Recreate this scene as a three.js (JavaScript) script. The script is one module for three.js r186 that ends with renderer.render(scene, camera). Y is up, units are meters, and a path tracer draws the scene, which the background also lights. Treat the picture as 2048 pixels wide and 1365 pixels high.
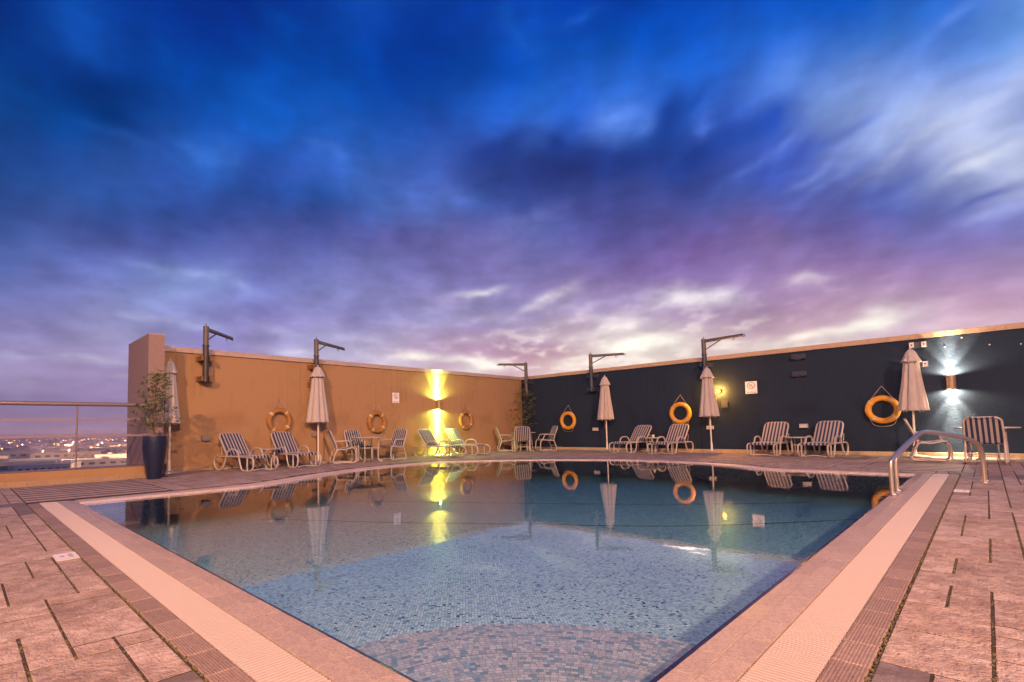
import * as THREE from 'three';
import { mergeGeometries } from 'three/addons/utils/BufferGeometryUtils.js';
import { ImprovedNoise } from 'three/addons/math/ImprovedNoise.js';

// ---------------------------------------------------------------- camera
// World: x runs along the right pool edge, -z along the left pool edge, origin at the pool's near corner, y = 0 is the deck.
const at = (u, v, y = 0) => new THREE.Vector3(u, y, -v);
const scene = new THREE.Scene();
const YAW = 0.79967, PITCH = 0.06193, ROLL = -0.02005;
const FWD = new THREE.Vector3(Math.cos(YAW), 0, -Math.sin(YAW)), RIGHT = new THREE.Vector3(Math.sin(YAW), 0, Math.cos(YAW)), UP = new THREE.Vector3(0, 1, 0);
const camera = new THREE.PerspectiveCamera(2 * Math.atan(794.02 / 1025.01) * 180 / Math.PI, 2265.86 / 1588.04, 0.05, 14000);
camera.position.copy(at(-1.246, -0.8996, 0.934));
{
  const look = FWD.clone().multiplyScalar(Math.cos(PITCH)).addScaledVector(UP, Math.sin(PITCH));
  const up0 = UP.clone().multiplyScalar(Math.cos(PITCH)).addScaledVector(FWD, -Math.sin(PITCH));
  camera.up.copy(RIGHT.clone().multiplyScalar(-Math.sin(ROLL)).addScaledVector(up0, Math.cos(ROLL)));
  camera.lookAt(camera.position.clone().add(look));
}
camera.setViewOffset(2265.86, 1588.04, 217.86, 0, 2048, 1365);

const renderer = new THREE.WebGLRenderer({ antialias: true });
renderer.setSize(1024, 682);
renderer.toneMapping = THREE.LinearToneMapping;
renderer.toneMappingExposure = 1;
renderer.shadowMap.enabled = true;
renderer.shadowMap.type = THREE.PCFSoftShadowMap;

// ---------------------------------------------------------------- sky: dusk clouds, colours by azimuth (from the view axis, degrees) and elevation
const lin = (c) => (c <= 0.04045 ? c / 12.92 : Math.pow((c + 0.055) / 1.055, 2.4));
const toLin = (c) => c.map((x) => lin(x / 255));
const SKY_AZ0 = -46, SKY_DAZ = 4, SKY_DEL = 3;
// rows from the horizon up, 3 degrees apart; each lists red, green, blue for every azimuth
const SKY_ROWS = [
  [158, 130, 158, 158, 130, 158, 159, 130, 159, 159, 130, 160, 164, 134, 162, 170, 140, 165, 176, 145, 167, 182, 150, 170, 188, 155, 172, 194, 160, 174, 200, 164, 176, 207, 168, 177, 213, 172, 179, 219, 177, 181, 223, 184, 184, 227, 190, 187, 232, 197, 190, 234, 201, 192, 232, 199, 191, 231, 197, 191, 229, 194, 190, 227, 191, 190, 224, 188, 189, 222, 185, 188, 221, 183, 188],
  [142, 125, 165, 143, 125, 165, 147, 127, 167, 150, 129, 169, 158, 136, 172, 167, 144, 176, 175, 151, 179, 183, 158, 183, 191, 165, 186, 198, 171, 189, 205, 176, 190, 212, 181, 192, 220, 186, 193, 226, 192, 195, 230, 198, 198, 234, 205, 201, 237, 212, 204, 239, 215, 206, 238, 213, 205, 237, 210, 204, 235, 208, 204, 233, 205, 203, 232, 203, 203, 230, 200, 204, 230, 200, 205],
  [165, 153, 195, 165, 152, 194, 160, 144, 187, 164, 146, 190, 165, 147, 190, 167, 149, 190, 170, 152, 190, 178, 160, 194, 187, 168, 199, 201, 181, 205, 221, 201, 213, 215, 192, 206, 231, 212, 213, 221, 184, 195, 225, 195, 198, 232, 207, 203, 237, 216, 209, 237, 218, 209, 234, 209, 202, 234, 211, 205, 235, 213, 208, 231, 207, 208, 224, 194, 205, 223, 191, 203, 222, 189, 205],
  [133, 126, 182, 140, 133, 186, 146, 139, 188, 158, 152, 196, 150, 144, 193, 145, 137, 190, 156, 146, 194, 167, 160, 201, 179, 172, 208, 189, 178, 210, 192, 174, 204, 189, 161, 191, 186, 153, 182, 182, 147, 174, 188, 152, 173, 206, 174, 187, 219, 198, 204, 215, 195, 201, 199, 172, 186, 191, 162, 179, 194, 162, 180, 202, 170, 190, 202, 172, 196, 200, 163, 191, 198, 163, 194],
  [108, 118, 180, 113, 119, 180, 123, 126, 186, 137, 142, 197, 141, 147, 202, 137, 139, 199, 134, 130, 191, 141, 136, 193, 148, 142, 195, 149, 143, 196, 153, 146, 195, 159, 151, 195, 159, 149, 193, 155, 145, 190, 168, 153, 193, 179, 160, 195, 180, 162, 195, 175, 155, 191, 164, 140, 183, 161, 133, 175, 166, 136, 177, 166, 136, 178, 164, 134, 180, 162, 136, 184, 153, 136, 186],
  [66, 89, 158, 79, 99, 166, 98, 110, 178, 109, 121, 187, 126, 143, 203, 127, 141, 204, 119, 125, 191, 124, 128, 191, 129, 132, 191, 132, 131, 189, 134, 130, 187, 136, 130, 186, 136, 128, 183, 136, 126, 180, 138, 124, 177, 138, 121, 173, 137, 117, 172, 138, 115, 174, 144, 119, 180, 143, 119, 176, 139, 116, 171, 132, 110, 170, 128, 115, 176, 118, 115, 180, 128, 134, 197],
  [44, 79, 151, 51, 81, 152, 66, 87, 157, 72, 86, 156, 84, 97, 167, 93, 105, 175, 94, 101, 170, 100, 107, 174, 106, 112, 177, 111, 113, 177, 115, 113, 177, 117, 112, 175, 120, 113, 175, 123, 116, 177, 118, 113, 176, 107, 100, 164, 109, 97, 163, 113, 97, 163, 118, 96, 161, 115, 99, 163, 107, 98, 165, 95, 97, 168, 95, 109, 183, 133, 145, 200, 198, 207, 237],
  [31, 73, 146, 36, 75, 148, 43, 79, 150, 48, 81, 154, 54, 80, 153, 61, 81, 154, 66, 82, 153, 71, 85, 157, 79, 89, 161, 88, 94, 165, 95, 97, 167, 101, 100, 167, 104, 102, 169, 108, 108, 175, 97, 104, 174, 81, 84, 154, 82, 83, 153, 83, 84, 154, 82, 87, 160, 78, 89, 164, 77, 91, 171, 99, 116, 190, 139, 154, 215, 186, 197, 235, 141, 161, 218],
  [16, 70, 150, 22, 71, 148, 28, 72, 151, 43, 86, 168, 44, 83, 166, 44, 81, 161, 44, 76, 154, 42, 78, 157, 46, 84, 163, 65, 97, 176, 76, 104, 183, 82, 106, 184, 65, 86, 159, 63, 82, 156, 60, 76, 149, 56, 69, 139, 57, 71, 142, 53, 71, 146, 47, 69, 147, 64, 90, 178, 70, 96, 189, 128, 150, 216, 159, 178, 229, 159, 177, 230, 163, 181, 231],
  [0, 69, 149, 7, 68, 148, 4, 70, 152, 12, 66, 145, 31, 81, 169, 40, 95, 186, 40, 82, 172, 45, 87, 178, 50, 94, 185, 59, 101, 188, 65, 100, 187, 65, 96, 183, 50, 75, 152, 43, 64, 138, 41, 60, 132, 38, 57, 127, 36, 63, 139, 36, 69, 152, 39, 75, 163, 55, 91, 189, 74, 108, 195, 121, 152, 222, 121, 151, 222, 101, 140, 217, 102, 148, 221],
  [0, 44, 120, 1, 55, 135, 1, 53, 134, 0, 51, 127, 8, 70, 160, 17, 80, 175, 18, 89, 187, 25, 92, 192, 33, 95, 195, 40, 95, 191, 43, 90, 184, 43, 84, 176, 42, 80, 168, 44, 83, 172, 51, 93, 183, 44, 86, 183, 75, 118, 210, 52, 99, 193, 44, 96, 197, 54, 102, 203, 82, 127, 215, 72, 121, 212, 62, 116, 204, 56, 110, 202, 95, 142, 220],
  [0, 42, 120, 0, 47, 128, 8, 75, 174, 2, 60, 150, 0, 65, 161, 0, 70, 167, 3, 75, 173, 7, 80, 180, 11, 83, 184, 14, 80, 179, 16, 75, 171, 17, 73, 168, 26, 85, 185, 34, 95, 200, 39, 102, 206, 36, 96, 202, 44, 104, 207, 37, 100, 205, 26, 95, 203, 31, 97, 204, 35, 100, 206, 23, 90, 194, 23, 89, 189, 47, 103, 199, 95, 142, 220],
  [0, 42, 120, 0, 47, 129, 0, 66, 162, 1, 56, 150, 0, 50, 143, 0, 50, 143, 0, 58, 154, 0, 68, 166, 0, 67, 165, 0, 66, 163, 0, 60, 155, 0, 63, 161, 2, 71, 173, 6, 77, 183, 13, 84, 190, 13, 84, 190, 11, 84, 192, 5, 83, 195, 4, 78, 189, 6, 77, 186, 1, 75, 185, 5, 78, 185, 21, 88, 189, 45, 102, 198, 92, 139, 218],
  [0, 42, 120, 0, 47, 130, 0, 66, 163, 0, 53, 147, 0, 47, 139, 0, 45, 137, 0, 44, 138, 0, 55, 152, 2, 61, 160, 3, 66, 166, 1, 61, 162, 0, 58, 159, 3, 64, 167, 7, 73, 179, 7, 74, 180, 1, 66, 173, 1, 64, 171, 0, 61, 166, 0, 64, 170, 0, 70, 177, 1, 75, 185, 4, 78, 185, 20, 87, 189, 43, 101, 197, 88, 136, 217],
  [0, 42, 120, 0, 48, 131, 0, 67, 163, 0, 53, 146, 0, 47, 139, 0, 45, 137, 0, 42, 135, 0, 49, 145, 5, 62, 161, 9, 73, 174, 6, 67, 169, 2, 61, 163, 0, 59, 162, 0, 61, 167, 0, 61, 167, 0, 58, 165, 0, 59, 165, 0, 60, 165, 0, 64, 170, 0, 69, 177, 0, 75, 185, 4, 78, 185, 19, 86, 188, 41, 100, 197, 84, 133, 215],
  [0, 42, 120, 0, 49, 132, 0, 67, 164, 0, 52, 145, 0, 47, 139, 0, 45, 137, 0, 42, 135, 0, 49, 145, 4, 62, 161, 9, 73, 174, 6, 68, 170, 2, 61, 163, 0, 59, 162, 0, 61, 166, 0, 61, 167, 0, 58, 165, 0, 59, 165, 0, 60, 165, 0, 64, 170, 0, 69, 176, 0, 75, 185, 4, 77, 185, 18, 86, 188, 39, 99, 196, 79, 129, 213],
].map((r) => Array.from({ length: r.length / 3 }, (_, i) => toLin(r.slice(3 * i, 3 * i + 3))));
// cloud streaks: azimuth, elevation, half width, half height (degrees), tilt, colour, strength
const SKY_CLOUDS = [
  [-26.9, 15.5, 3.5, 0.4, -8, [150, 165, 222], 0.7], [-29.9, 15.6, 1.9, 0.4, -8, [140, 158, 218], 0.5], [-31.1, 11, 2.5, 0.3, -4, [172, 172, 214], 0.7], [-27, 10.6, 1.8, 0.3, -2, [165, 168, 212], 0.6],
  [-40.7, 7, 1.4, 0.2, -3, [185, 178, 214], 0.8], [-35.8, 6.9, 2.2, 0.3, -2, [192, 186, 216], 0.7], [-33.5, 5.4, 1.2, 0.2, -2, [192, 176, 206], 0.6], [-39.9, 4.7, 1.3, 0.2, 0, [178, 160, 196], 0.5],
  [-19.2, 10.7, 2.2, 0.4, -10, [170, 165, 208], 0.6], [-17.1, 8.5, 2.1, 0.4, -6, [205, 198, 222], 0.7], [2.8, 15.2, 1.8, 0.3, 6, [226, 220, 236], 0.85], [1.1, 14.2, 2.6, 0.6, 0, [172, 160, 200], 0.6],
  [10.6, 13.8, 1.7, 0.5, 18, [225, 215, 232], 0.75], [9.2, 13, 2.2, 0.3, 14, [215, 200, 222], 0.6], [1.5, 9.8, 2.2, 0.4, 0, [212, 196, 215], 0.7], [5, 12, 3.4, 0.6, -10, [190, 172, 202], 0.45],
  [14.8, 11.4, 4.8, 0.4, 6, [222, 205, 218], 0.6], [11, 9.8, 4.4, 0.5, -3, [228, 214, 222], 0.65], [16.9, 10.2, 3.1, 0.5, 8, [240, 230, 228], 0.7], [20.3, 8.4, 4.0, 0.8, 0, [255, 250, 236], 0.9],
  [25.3, 12.9, 2.9, 0.8, -4, [240, 230, 238], 0.9], [27.1, 12.1, 2.4, 0.5, -14, [225, 212, 226], 0.7], [25, 11.4, 2.5, 0.5, 0, [165, 138, 172], 0.6], [34.8, 12.8, 1.1, 0.4, -2, [218, 198, 218], 0.85],
  [40.3, 9.2, 1.1, 0.5, 6, [240, 226, 222], 0.85], [38.8, 8.1, 2.2, 0.4, 10, [255, 252, 240], 0.95], [35.6, 8, 3.0, 0.3, 8, [252, 240, 228], 0.85], [31.6, 7.4, 2.4, 0.4, 4, [240, 222, 214], 0.6],
  [-4.1, 8, 2.8, 0.3, -3, [248, 236, 230], 0.8], [2.6, 7.2, 2.8, 0.4, -8, [255, 248, 238], 0.9], [-1.3, 6.9, 2.2, 0.3, 4, [205, 170, 190], 0.6], [9.8, 7.6, 3.2, 0.6, -4, [198, 152, 168], 0.6],
  [5.4, 9.2, 5.0, 0.8, -6, [178, 140, 170], 0.5], [13.1, 7, 2.6, 0.4, -3, [250, 236, 222], 0.7], [17.7, 5.6, 3.1, 0.3, 6, [252, 236, 220], 0.7], [12.2, 29, 3.4, 0.6, -20, [35, 62, 140], 0.6],
  [23.8, 29.3, 1.1, 1.7, -25, [22, 62, 150], 0.7], [25.8, 30.4, 1.4, 0.7, 30, [28, 75, 170], 0.5], [31.9, 27.2, 1.8, 0.7, 20, [38, 75, 172], 0.6], [28.8, 26.1, 2.0, 1.3, 15, [32, 60, 145], 0.6],
  [36.5, 24.1, 2.6, 0.5, 18, [72, 98, 188], 0.6], [33.3, 23.3, 2.4, 0.4, 22, [60, 85, 175], 0.5], [43.6, 22, 3.4, 0.4, 18, [196, 206, 238], 0.6], [46.7, 19.6, 1.9, 0.6, 16, [220, 226, 244], 0.8],
  [47.3, 16.8, 1.9, 0.3, 12, [78, 92, 165], 0.6], [41.2, 19.3, 2.6, 0.4, 14, [80, 98, 172], 0.5], [39.1, 18.9, 2.1, 0.3, 8, [78, 90, 165], 0.4], [37.1, 21.7, 1.8, 0.3, 24, [125, 140, 208], 0.5],
  [47.7, 15.6, 1.3, 0.3, 10, [150, 158, 212], 0.5], [-34.1, 28.2, 2.4, 0.6, -25, [0, 48, 118], 0.6], [-30.2, 33.4, 1.3, 0.7, -40, [0, 76, 178], 0.5], [-36.8, 33.6, 2.2, 1.4, -20, [14, 84, 186], 0.5],
  [-19.2, 38.4, 1.6, 0.6, -20, [0, 72, 172], 0.5], [-21.2, 32.7, 2.0, 0.6, -10, [15, 92, 192], 0.4], [-25.6, 26.8, 2.8, 0.6, -5, [52, 104, 192], 0.5], [-3, 38.4, 4.1, 2.3, 0, [0, 52, 150], 0.5],
  [6.5, 40.2, 0.8, 0.7, 0, [22, 92, 195], 0.5], [9.2, 37.9, 2.6, 0.5, -30, [20, 92, 196], 0.5], [15.2, 38.8, 2.2, 0.4, 8, [25, 92, 200], 0.6], [-2, 32.2, 2.3, 0.6, 0, [22, 72, 165], 0.5],
  [-0.1, 24.8, 2.3, 0.7, 0, [85, 112, 195], 0.6], [45.7, 29.8, 2.0, 0.3, 22, [85, 130, 215], 0.6], [8.6, 22.2, 2.5, 0.7, 10, [112, 118, 188], 0.5], [4.6, 28.9, 2.4, 1.0, 10, [34, 58, 138], 0.75],
  [6.3, 29.8, 1.5, 0.6, 20, [30, 58, 142], 0.6], [11.4, 29, 1.3, 0.8, 40, [24, 56, 140], 0.8], [13.8, 27, 4.4, 1.0, 0, [34, 54, 128], 0.7], [19.6, 26.2, 3.6, 0.9, 0, [34, 58, 134], 0.7],
  [24.1, 30.3, 1.1, 1.0, 50, [20, 62, 150], 0.8], [22.7, 28.6, 1.3, 1.1, 40, [24, 62, 150], 0.7], [26.5, 30.6, 1.3, 0.4, 35, [26, 76, 172], 0.6], [26.5, 26, 1.9, 0.9, 20, [28, 56, 136], 0.7],
  [30.1, 27, 1.6, 0.7, 24, [36, 74, 170], 0.75], [32.3, 27.4, 1.2, 0.5, 22, [38, 78, 176], 0.8], [34.6, 24.2, 2.3, 0.4, 24, [62, 88, 178], 0.7], [38.4, 24.6, 1.8, 0.3, 12, [78, 102, 190], 0.6],
  [28.2, 23.7, 3.1, 0.6, 20, [52, 68, 146], 0.5], [18.5, 30.7, 1.8, 0.6, 6, [92, 136, 228], 0.6], [21.3, 29.4, 0.7, 0.8, 0, [80, 124, 216], 0.6], [27.3, 28.2, 1.0, 0.7, 30, [78, 118, 220], 0.7],
  [33.9, 25.4, 1.4, 0.3, 24, [96, 124, 212], 0.7], [31.3, 23.8, 2.1, 0.3, 26, [84, 112, 204], 0.6], [36.4, 22.5, 2.2, 0.3, 26, [120, 138, 208], 0.6], [41.3, 20.8, 2.0, 0.3, 18, [150, 164, 220], 0.6],
  [42.8, 23.6, 2.8, 0.4, 16, [170, 186, 232], 0.5], [46, 23, 2.2, 0.3, 18, [186, 198, 236], 0.5], [47.8, 20.2, 1.3, 0.3, 14, [150, 166, 220], 0.5], [44.9, 19.3, 1.4, 0.3, 14, [120, 132, 198], 0.5],
  [34.7, 20, 3.1, 0.3, 10, [92, 98, 170], 0.5], [-13.9, 28.8, 2.8, 0.6, -10, [62, 108, 200], 0.5], [-9.4, 31.3, 3.4, 0.4, -6, [40, 98, 200], 0.4], [-31.4, 26.1, 3.4, 0.3, -14, [46, 94, 182], 0.5],
  [-37.3, 24.6, 2.2, 0.4, -4, [26, 70, 146], 0.4], [-40.6, 27.4, 2.0, 0.4, -22, [0, 74, 158], 0.5], [-25.2, 30.6, 1.9, 0.4, -10, [8, 84, 182], 0.4], [-17.1, 35.9, 3.2, 0.4, -8, [0, 62, 158], 0.4],
].map((c) => [...c.slice(0, 5), toLin(c[5]), c[6]]);
{
  const W = 2560, H = 1280, data = new Float32Array(W * H * 4), N = new ImprovedNoise();
  const nAz = SKY_ROWS[0].length, nEl = SKY_ROWS.length, smooth = (x) => x * x * (3 - 2 * x), clamp = THREE.MathUtils.clamp;
  const mean = SKY_ROWS.map((r) => [0, 1, 2].map((c) => r.reduce((s, p) => s + p[c], 0) / r.length));
  const cat = (a, b, c, d, t) => 0.5 * (2 * b + (c - a) * t + (2 * a - 5 * b + 4 * c - d) * t * t + (3 * b - a - 3 * c + d) * t * t * t);
  const px = [0, 0, 0], ZENITH = toLin([124, 126, 182]), GAP = toLin([252, 240, 228]), sat0 = (x, a, b) => smooth(clamp((x - a) / (b - a), 0, 1));
  const table = (az, el) => {
    const x = clamp((az - SKY_AZ0) / SKY_DAZ, 0, nAz - 1.001), y = clamp(el / SKY_DEL, 0, nEl - 1.001), i = Math.floor(x), j = Math.floor(y), s = x - i, t = y - j;
    const I = [-1, 0, 1, 2].map((k) => clamp(i + k, 0, nAz - 1)), J = [-1, 0, 1, 2].map((k) => clamp(j + k, 0, nEl - 1));
    const away = smooth(clamp((Math.max(SKY_AZ0 - az, az - SKY_AZ0 - SKY_DAZ * (nAz - 1)) - 2) / 34, 0, 1));
    for (let c = 0; c < 3; c++) {
      const q = J.map((jj) => cat(SKY_ROWS[jj][I[0]][c], SKY_ROWS[jj][I[1]][c], SKY_ROWS[jj][I[2]][c], SKY_ROWS[jj][I[3]][c], s));
      const m = cat(mean[J[0]][c], mean[J[1]][c], mean[J[2]][c], mean[J[3]][c], t);
      px[c] = Math.max(0, cat(q[0], q[1], q[2], q[3], t) * (1 - away) + m * away);
    }
  };
  const fbm = (x, y, z, o) => { let s = 0, a = 1, f = 1; for (let k = 0; k < o; k++) { s += a * N.noise(x * f, y * f, z * f); a *= 0.5; f *= 2.03; } return s; };
  for (let row = 0; row < H; row++) {
    const el = ((row + 0.5) / H - 0.5) * Math.PI, sy = Math.sin(el), cy = Math.cos(el);
    for (let col = 0; col < W; col++) {
      const a = ((col + 0.5) / W - 0.5) * 2 * Math.PI, x = Math.cos(a) * cy, z = Math.sin(a) * cy, o = (row * W + col) * 4;
      data[o + 3] = 1;
      if (sy < 0) { data[o] = 0.075; data[o + 1] = 0.06; data[o + 2] = 0.085; continue; }
      let az = Math.atan2(x * RIGHT.x + z * RIGHT.z, x * FWD.x + z * FWD.z) * 180 / Math.PI, e = el * 180 / Math.PI;
      // noise on the sphere, flattened towards the horizon where one looks along the cloud deck
      const flatten = 1 / (0.34 + 1.3 * sy), n1 = fbm(x * 9 + 3.1, sy * 9 * flatten, z * 9, 3), n2 = fbm(x * 11 - 7.3, sy * 12 * flatten + 2.2, z * 11, 4), lean = 0.1 * clamp((az + 5) / 50, 0, 1) * clamp(e / 18, 0, 1);
      const n3 = fbm(x * 13 + 5.1, (sy - lean * clamp((az + 5) / 50, 0, 1)) * 26 * flatten + 11.7, z * 13, 5), n4 = fbm(x * 20 - 2.1, sy * 60 + 1.3, z * 20, 5);
      const amp = clamp(e / 16, 0.15, 1);
      az += 1.1 * n1 * amp; e += (0.75 * n2 + 0.2 * n3) * amp;
      table(az, e);
      for (const [ca, ce, hw, hh, tilt, c, s] of SKY_CLOUDS) {
        const dx = az - ca, dy = e - ce;
        if (Math.abs(dx) > 3.2 * hw + 3 || Math.abs(dy) > 3 * hh + 3.2 * hw) continue;
        const T = tilt * Math.PI / 180, p = (dx * Math.cos(T) + dy * Math.sin(T)) / (hw * 1.12), q = (dy * Math.cos(T) - dx * Math.sin(T)) / (hh * 1.2), d = p * p + q * q;
        if (d > 7) continue;
        const w = s * Math.exp(-d * 0.85) * clamp(1 + 0.55 * n3 + 0.35 * n4, 0.35, 1.35);
        for (let i = 0; i < 3; i++) px[i] += (c[i] - px[i]) * clamp(w, 0, 1);
      }
      const high = smooth(clamp((e - 44) / 28, 0, 1)) * 0.85;
      for (let i = 0; i < 3; i++) px[i] += (ZENITH[i] - px[i]) * high;
      // ragged bright breaks in the low cloud where the afterglow shows through
      const gap = 0.62 * sat0(n4 + 0.35 * n3, 0.12, 0.62) * Math.exp(-Math.pow((az - 17) / 19, 2) - Math.pow((e - 7.6) / 3.6, 2));
      for (let i = 0; i < 3; i++) px[i] += (GAP[i] - px[i]) * gap;
      const f = Math.exp(0.24 * n3 * clamp(e / 10, 0.35, 1) + 0.1 * n4);
      for (let i = 0; i < 3; i++) data[o + i] = px[i] * f;
    }
  }
  const sky = new THREE.DataTexture(data, W, H, THREE.RGBAFormat, THREE.FloatType);
  sky.mapping = THREE.EquirectangularReflectionMapping; sky.magFilter = THREE.LinearFilter; sky.needsUpdate = true;
  scene.background = sky; scene.environment = sky;
}

// ---------------------------------------------------------------- sun: just gone, a faint broad afterglow where the horizon is brightest
{
  const az = 21 * Math.PI / 180, el = 4 * Math.PI / 180, d = FWD.clone().multiplyScalar(Math.cos(az)).addScaledVector(RIGHT, Math.sin(az)).multiplyScalar(Math.cos(el)).addScaledVector(UP, Math.sin(el));
  const sun = new THREE.DirectionalLight(new THREE.Color(1, 0.72, 0.6), 0.25);
  sun.position.copy(d.multiplyScalar(60)); sun.target.position.set(6, 0, -6); sun.name = 'afterglow';
  sun.castShadow = true; sun.shadow.radius = 30;
  Object.assign(sun.shadow.camera, { left: -25, right: 25, top: 25, bottom: -25, near: 1, far: 140 });
  scene.add(sun, sun.target);
}

// ---------------------------------------------------------------- helpers
const rng = (seed) => () => { seed = (seed + 0x6d2b79f5) | 0; let t = Math.imul(seed ^ (seed >>> 15), 1 | seed); t = (t + Math.imul(t ^ (t >>> 7), 61 | t)) ^ t; return ((t ^ (t >>> 14)) >>> 0) / 4294967296; };
const used = {};
const numbered = (n) => { const k = (used[n] = (used[n] ?? -1) + 1); return k ? n + '_' + String(k).padStart(3, '0') : n; };
const mesh = (name, geo, mat, parent) => { const m = new THREE.Mesh(geo, mat); m.name = name; if (parent) parent.add(m); return m; };
function thing(name, label, category, u, v, y = 0, dir = [0, 1], group) {      // dir: where its front looks, as (u, v)
  const o = new THREE.Group(); o.name = numbered(name); o.position.copy(at(u, v, y)); o.rotation.y = Math.atan2(dir[0], -dir[1]);
  o.userData = { label, category }; if (group) o.userData.group = group; scene.add(o); return o;
}
function again(src, label, u, v, y = 0, dir = [0, 1]) {
  const o = src.clone(); o.name = numbered(src.name.replace(/_\d{3}$/, '')); o.position.copy(at(u, v, y)); o.rotation.y = Math.atan2(dir[0], -dir[1]);
  o.userData = { ...src.userData, label }; scene.add(o); return o;
}
function structure(name, geo, mat) { const o = geo ? new THREE.Mesh(geo, mat) : new THREE.Group(); o.name = numbered(name); o.userData.kind = 'structure'; scene.add(o); return o; }
const stuff = (o) => { o.userData.kind = 'stuff'; return o; };
const V3 = (x, y, z) => new THREE.Vector3(x, y, z);
const tube = (pts, r, seg = 40, closed = false, rad = 8, tension = 0.5) => new THREE.TubeGeometry(new THREE.CatmullRomCurve3(pts.map((p) => (p.isVector3 ? p : V3(...p))), closed, 'catmullrom', tension), seg, r, rad, closed);
const rod = (a, b, r, rad = 10, r2 = r) => {
  const A = a.isVector3 ? a : V3(...a), B = b.isVector3 ? b : V3(...b), d = B.clone().sub(A), g = new THREE.CylinderGeometry(r2, r, d.length(), rad);
  g.applyQuaternion(new THREE.Quaternion().setFromUnitVectors(V3(0, 1, 0), d.clone().normalize())); g.translate((A.x + B.x) / 2, (A.y + B.y) / 2, (A.z + B.z) / 2); return g;
};
// a box with chamfered edges, uv in metres, centred in x and z, its top at y = 0
function slab(w, d, h, ch = 0.004, du = 0, dv = 0, jit = null) {
  const X = w / 2, Z = d / 2, pos = [], uv = [], idx = [], J = jit ?? (() => 0);
  const top = [[-X + ch, -Z + ch], [X - ch, -Z + ch], [X - ch, Z - ch], [-X + ch, Z - ch]].map(([x, z]) => [x + J(), 0, z + J()]);
  const mid = [[-X, -Z], [X, -Z], [X, Z], [-X, Z]].map(([x, z], i) => [x + J() * 0.6, -ch, z + J() * 0.6]);
  const quad = (a, b, c, e) => { const n = pos.length / 3; for (const p of [a, b, c, e]) { pos.push(...p); uv.push(p[0] + du, p[2] + dv + p[1]); } idx.push(n, n + 2, n + 1, n, n + 3, n + 2); };
  quad(...top);
  for (let i = 0; i < 4; i++) { const k = (i + 1) % 4; quad(mid[i], mid[k], top[k], top[i]); quad([mid[i][0], -h, mid[i][2]], [mid[k][0], -h, mid[k][2]], mid[k], mid[i]); }
  const g = new THREE.BufferGeometry(); g.setAttribute('position', new THREE.Float32BufferAttribute(pos, 3)); g.setAttribute('uv', new THREE.Float32BufferAttribute(uv, 2)); g.setIndex(idx);
  const gg = g.toNonIndexed(); gg.computeVertexNormals(); return gg;
}
const box = (w, h, d, x = 0, y = 0, z = 0) => { const g = slab(w, d, h, Math.min(0.004, w / 5, h / 5, d / 5)); g.translate(x, y + h, z); return g; };   // (x, y, z) is the middle of its underside
// a padded strip of fabric: along a path of (z, y), wide in x; uv.x across 0..1, uv.y along in metres
function strip(path, width, thick, n = 28, narrow = null) {
  const curve = new THREE.CatmullRomCurve3(path.map(([z, y]) => V3(0, y, z)), false, 'centripetal'), pos = [], uv = [], idx = [], m = 8, len = curve.getLength();
  for (const side of [1, -1]) for (let j = 0; j <= n; j++) {
    const t = j / n, p = curve.getPointAt(t), T = curve.getTangentAt(t), nx = V3(0, T.z, -T.y).multiplyScalar(-1), w = width * (narrow ? narrow(t) : 1);
    if (nx.y < 0 && Math.abs(T.z) > 0.3) nx.multiplyScalar(-1);
    for (let i = 0; i <= m; i++) {
      const s = i / m - 0.5, q = thick * 0.5 * side * Math.sqrt(Math.max(0.02, 1 - Math.pow(2 * Math.abs(s), 6)));
      pos.push(s * w, p.y + nx.y * q - 0.01 * (1 - 4 * s * s), p.z + nx.z * q); uv.push(0.5 + s * (w / width), t * len);
    }
  }
  const N = (n + 1) * (m + 1);
  for (let k = 0; k < 2; k++) for (let j = 0; j < n; j++) for (let i = 0; i < m; i++) { const a = k * N + j * (m + 1) + i, b = a + 1, c = a + m + 1, d = c + 1; k ? idx.push(a, b, c, b, d, c) : idx.push(a, c, b, b, c, d); }
  for (let j = 0; j < n; j++) for (const i of [0, m]) { const a = j * (m + 1) + i, c = a + m + 1; idx.push(a, a + N, c, c, a + N, c + N); }
  for (const j of [0, n]) for (let i = 0; i < m; i++) { const a = j * (m + 1) + i; idx.push(a, a + 1, a + N, a + 1, a + 1 + N, a + N); }
  const g = new THREE.BufferGeometry(); g.setAttribute('position', new THREE.Float32BufferAttribute(pos, 3)); g.setAttribute('uv', new THREE.Float32BufferAttribute(uv, 2)); g.setIndex(idx); g.computeVertexNormals(); return g;
}

// ---------------------------------------------------------------- computed textures
function field(n, seed, cells, oct = 4) {                                     // tileable value noise, 0..1
  const out = new Float32Array(n * n); let amp = 1, sum = 0;
  for (let o = 0; o < oct; o++) {
    const c = cells << o, r = rng(seed + o * 101), g = Float32Array.from({ length: c * c }, r);
    for (let y = 0; y < n; y++) for (let x = 0; x < n; x++) {
      const fx = x / n * c, fy = y / n * c, i = Math.floor(fx), j = Math.floor(fy), s = fx - i, t = fy - j, S = s * s * (3 - 2 * s), T = t * t * (3 - 2 * t), i1 = (i + 1) % c, j1 = (j + 1) % c;
      out[y * n + x] += amp * ((g[j * c + i] * (1 - S) + g[j * c + i1] * S) * (1 - T) + (g[j1 * c + i] * (1 - S) + g[j1 * c + i1] * S) * T);
    }
    sum += amp; amp *= 0.55;
  }
  for (let i = 0; i < out.length; i++) out[i] /= sum;
  return out;
}
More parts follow.
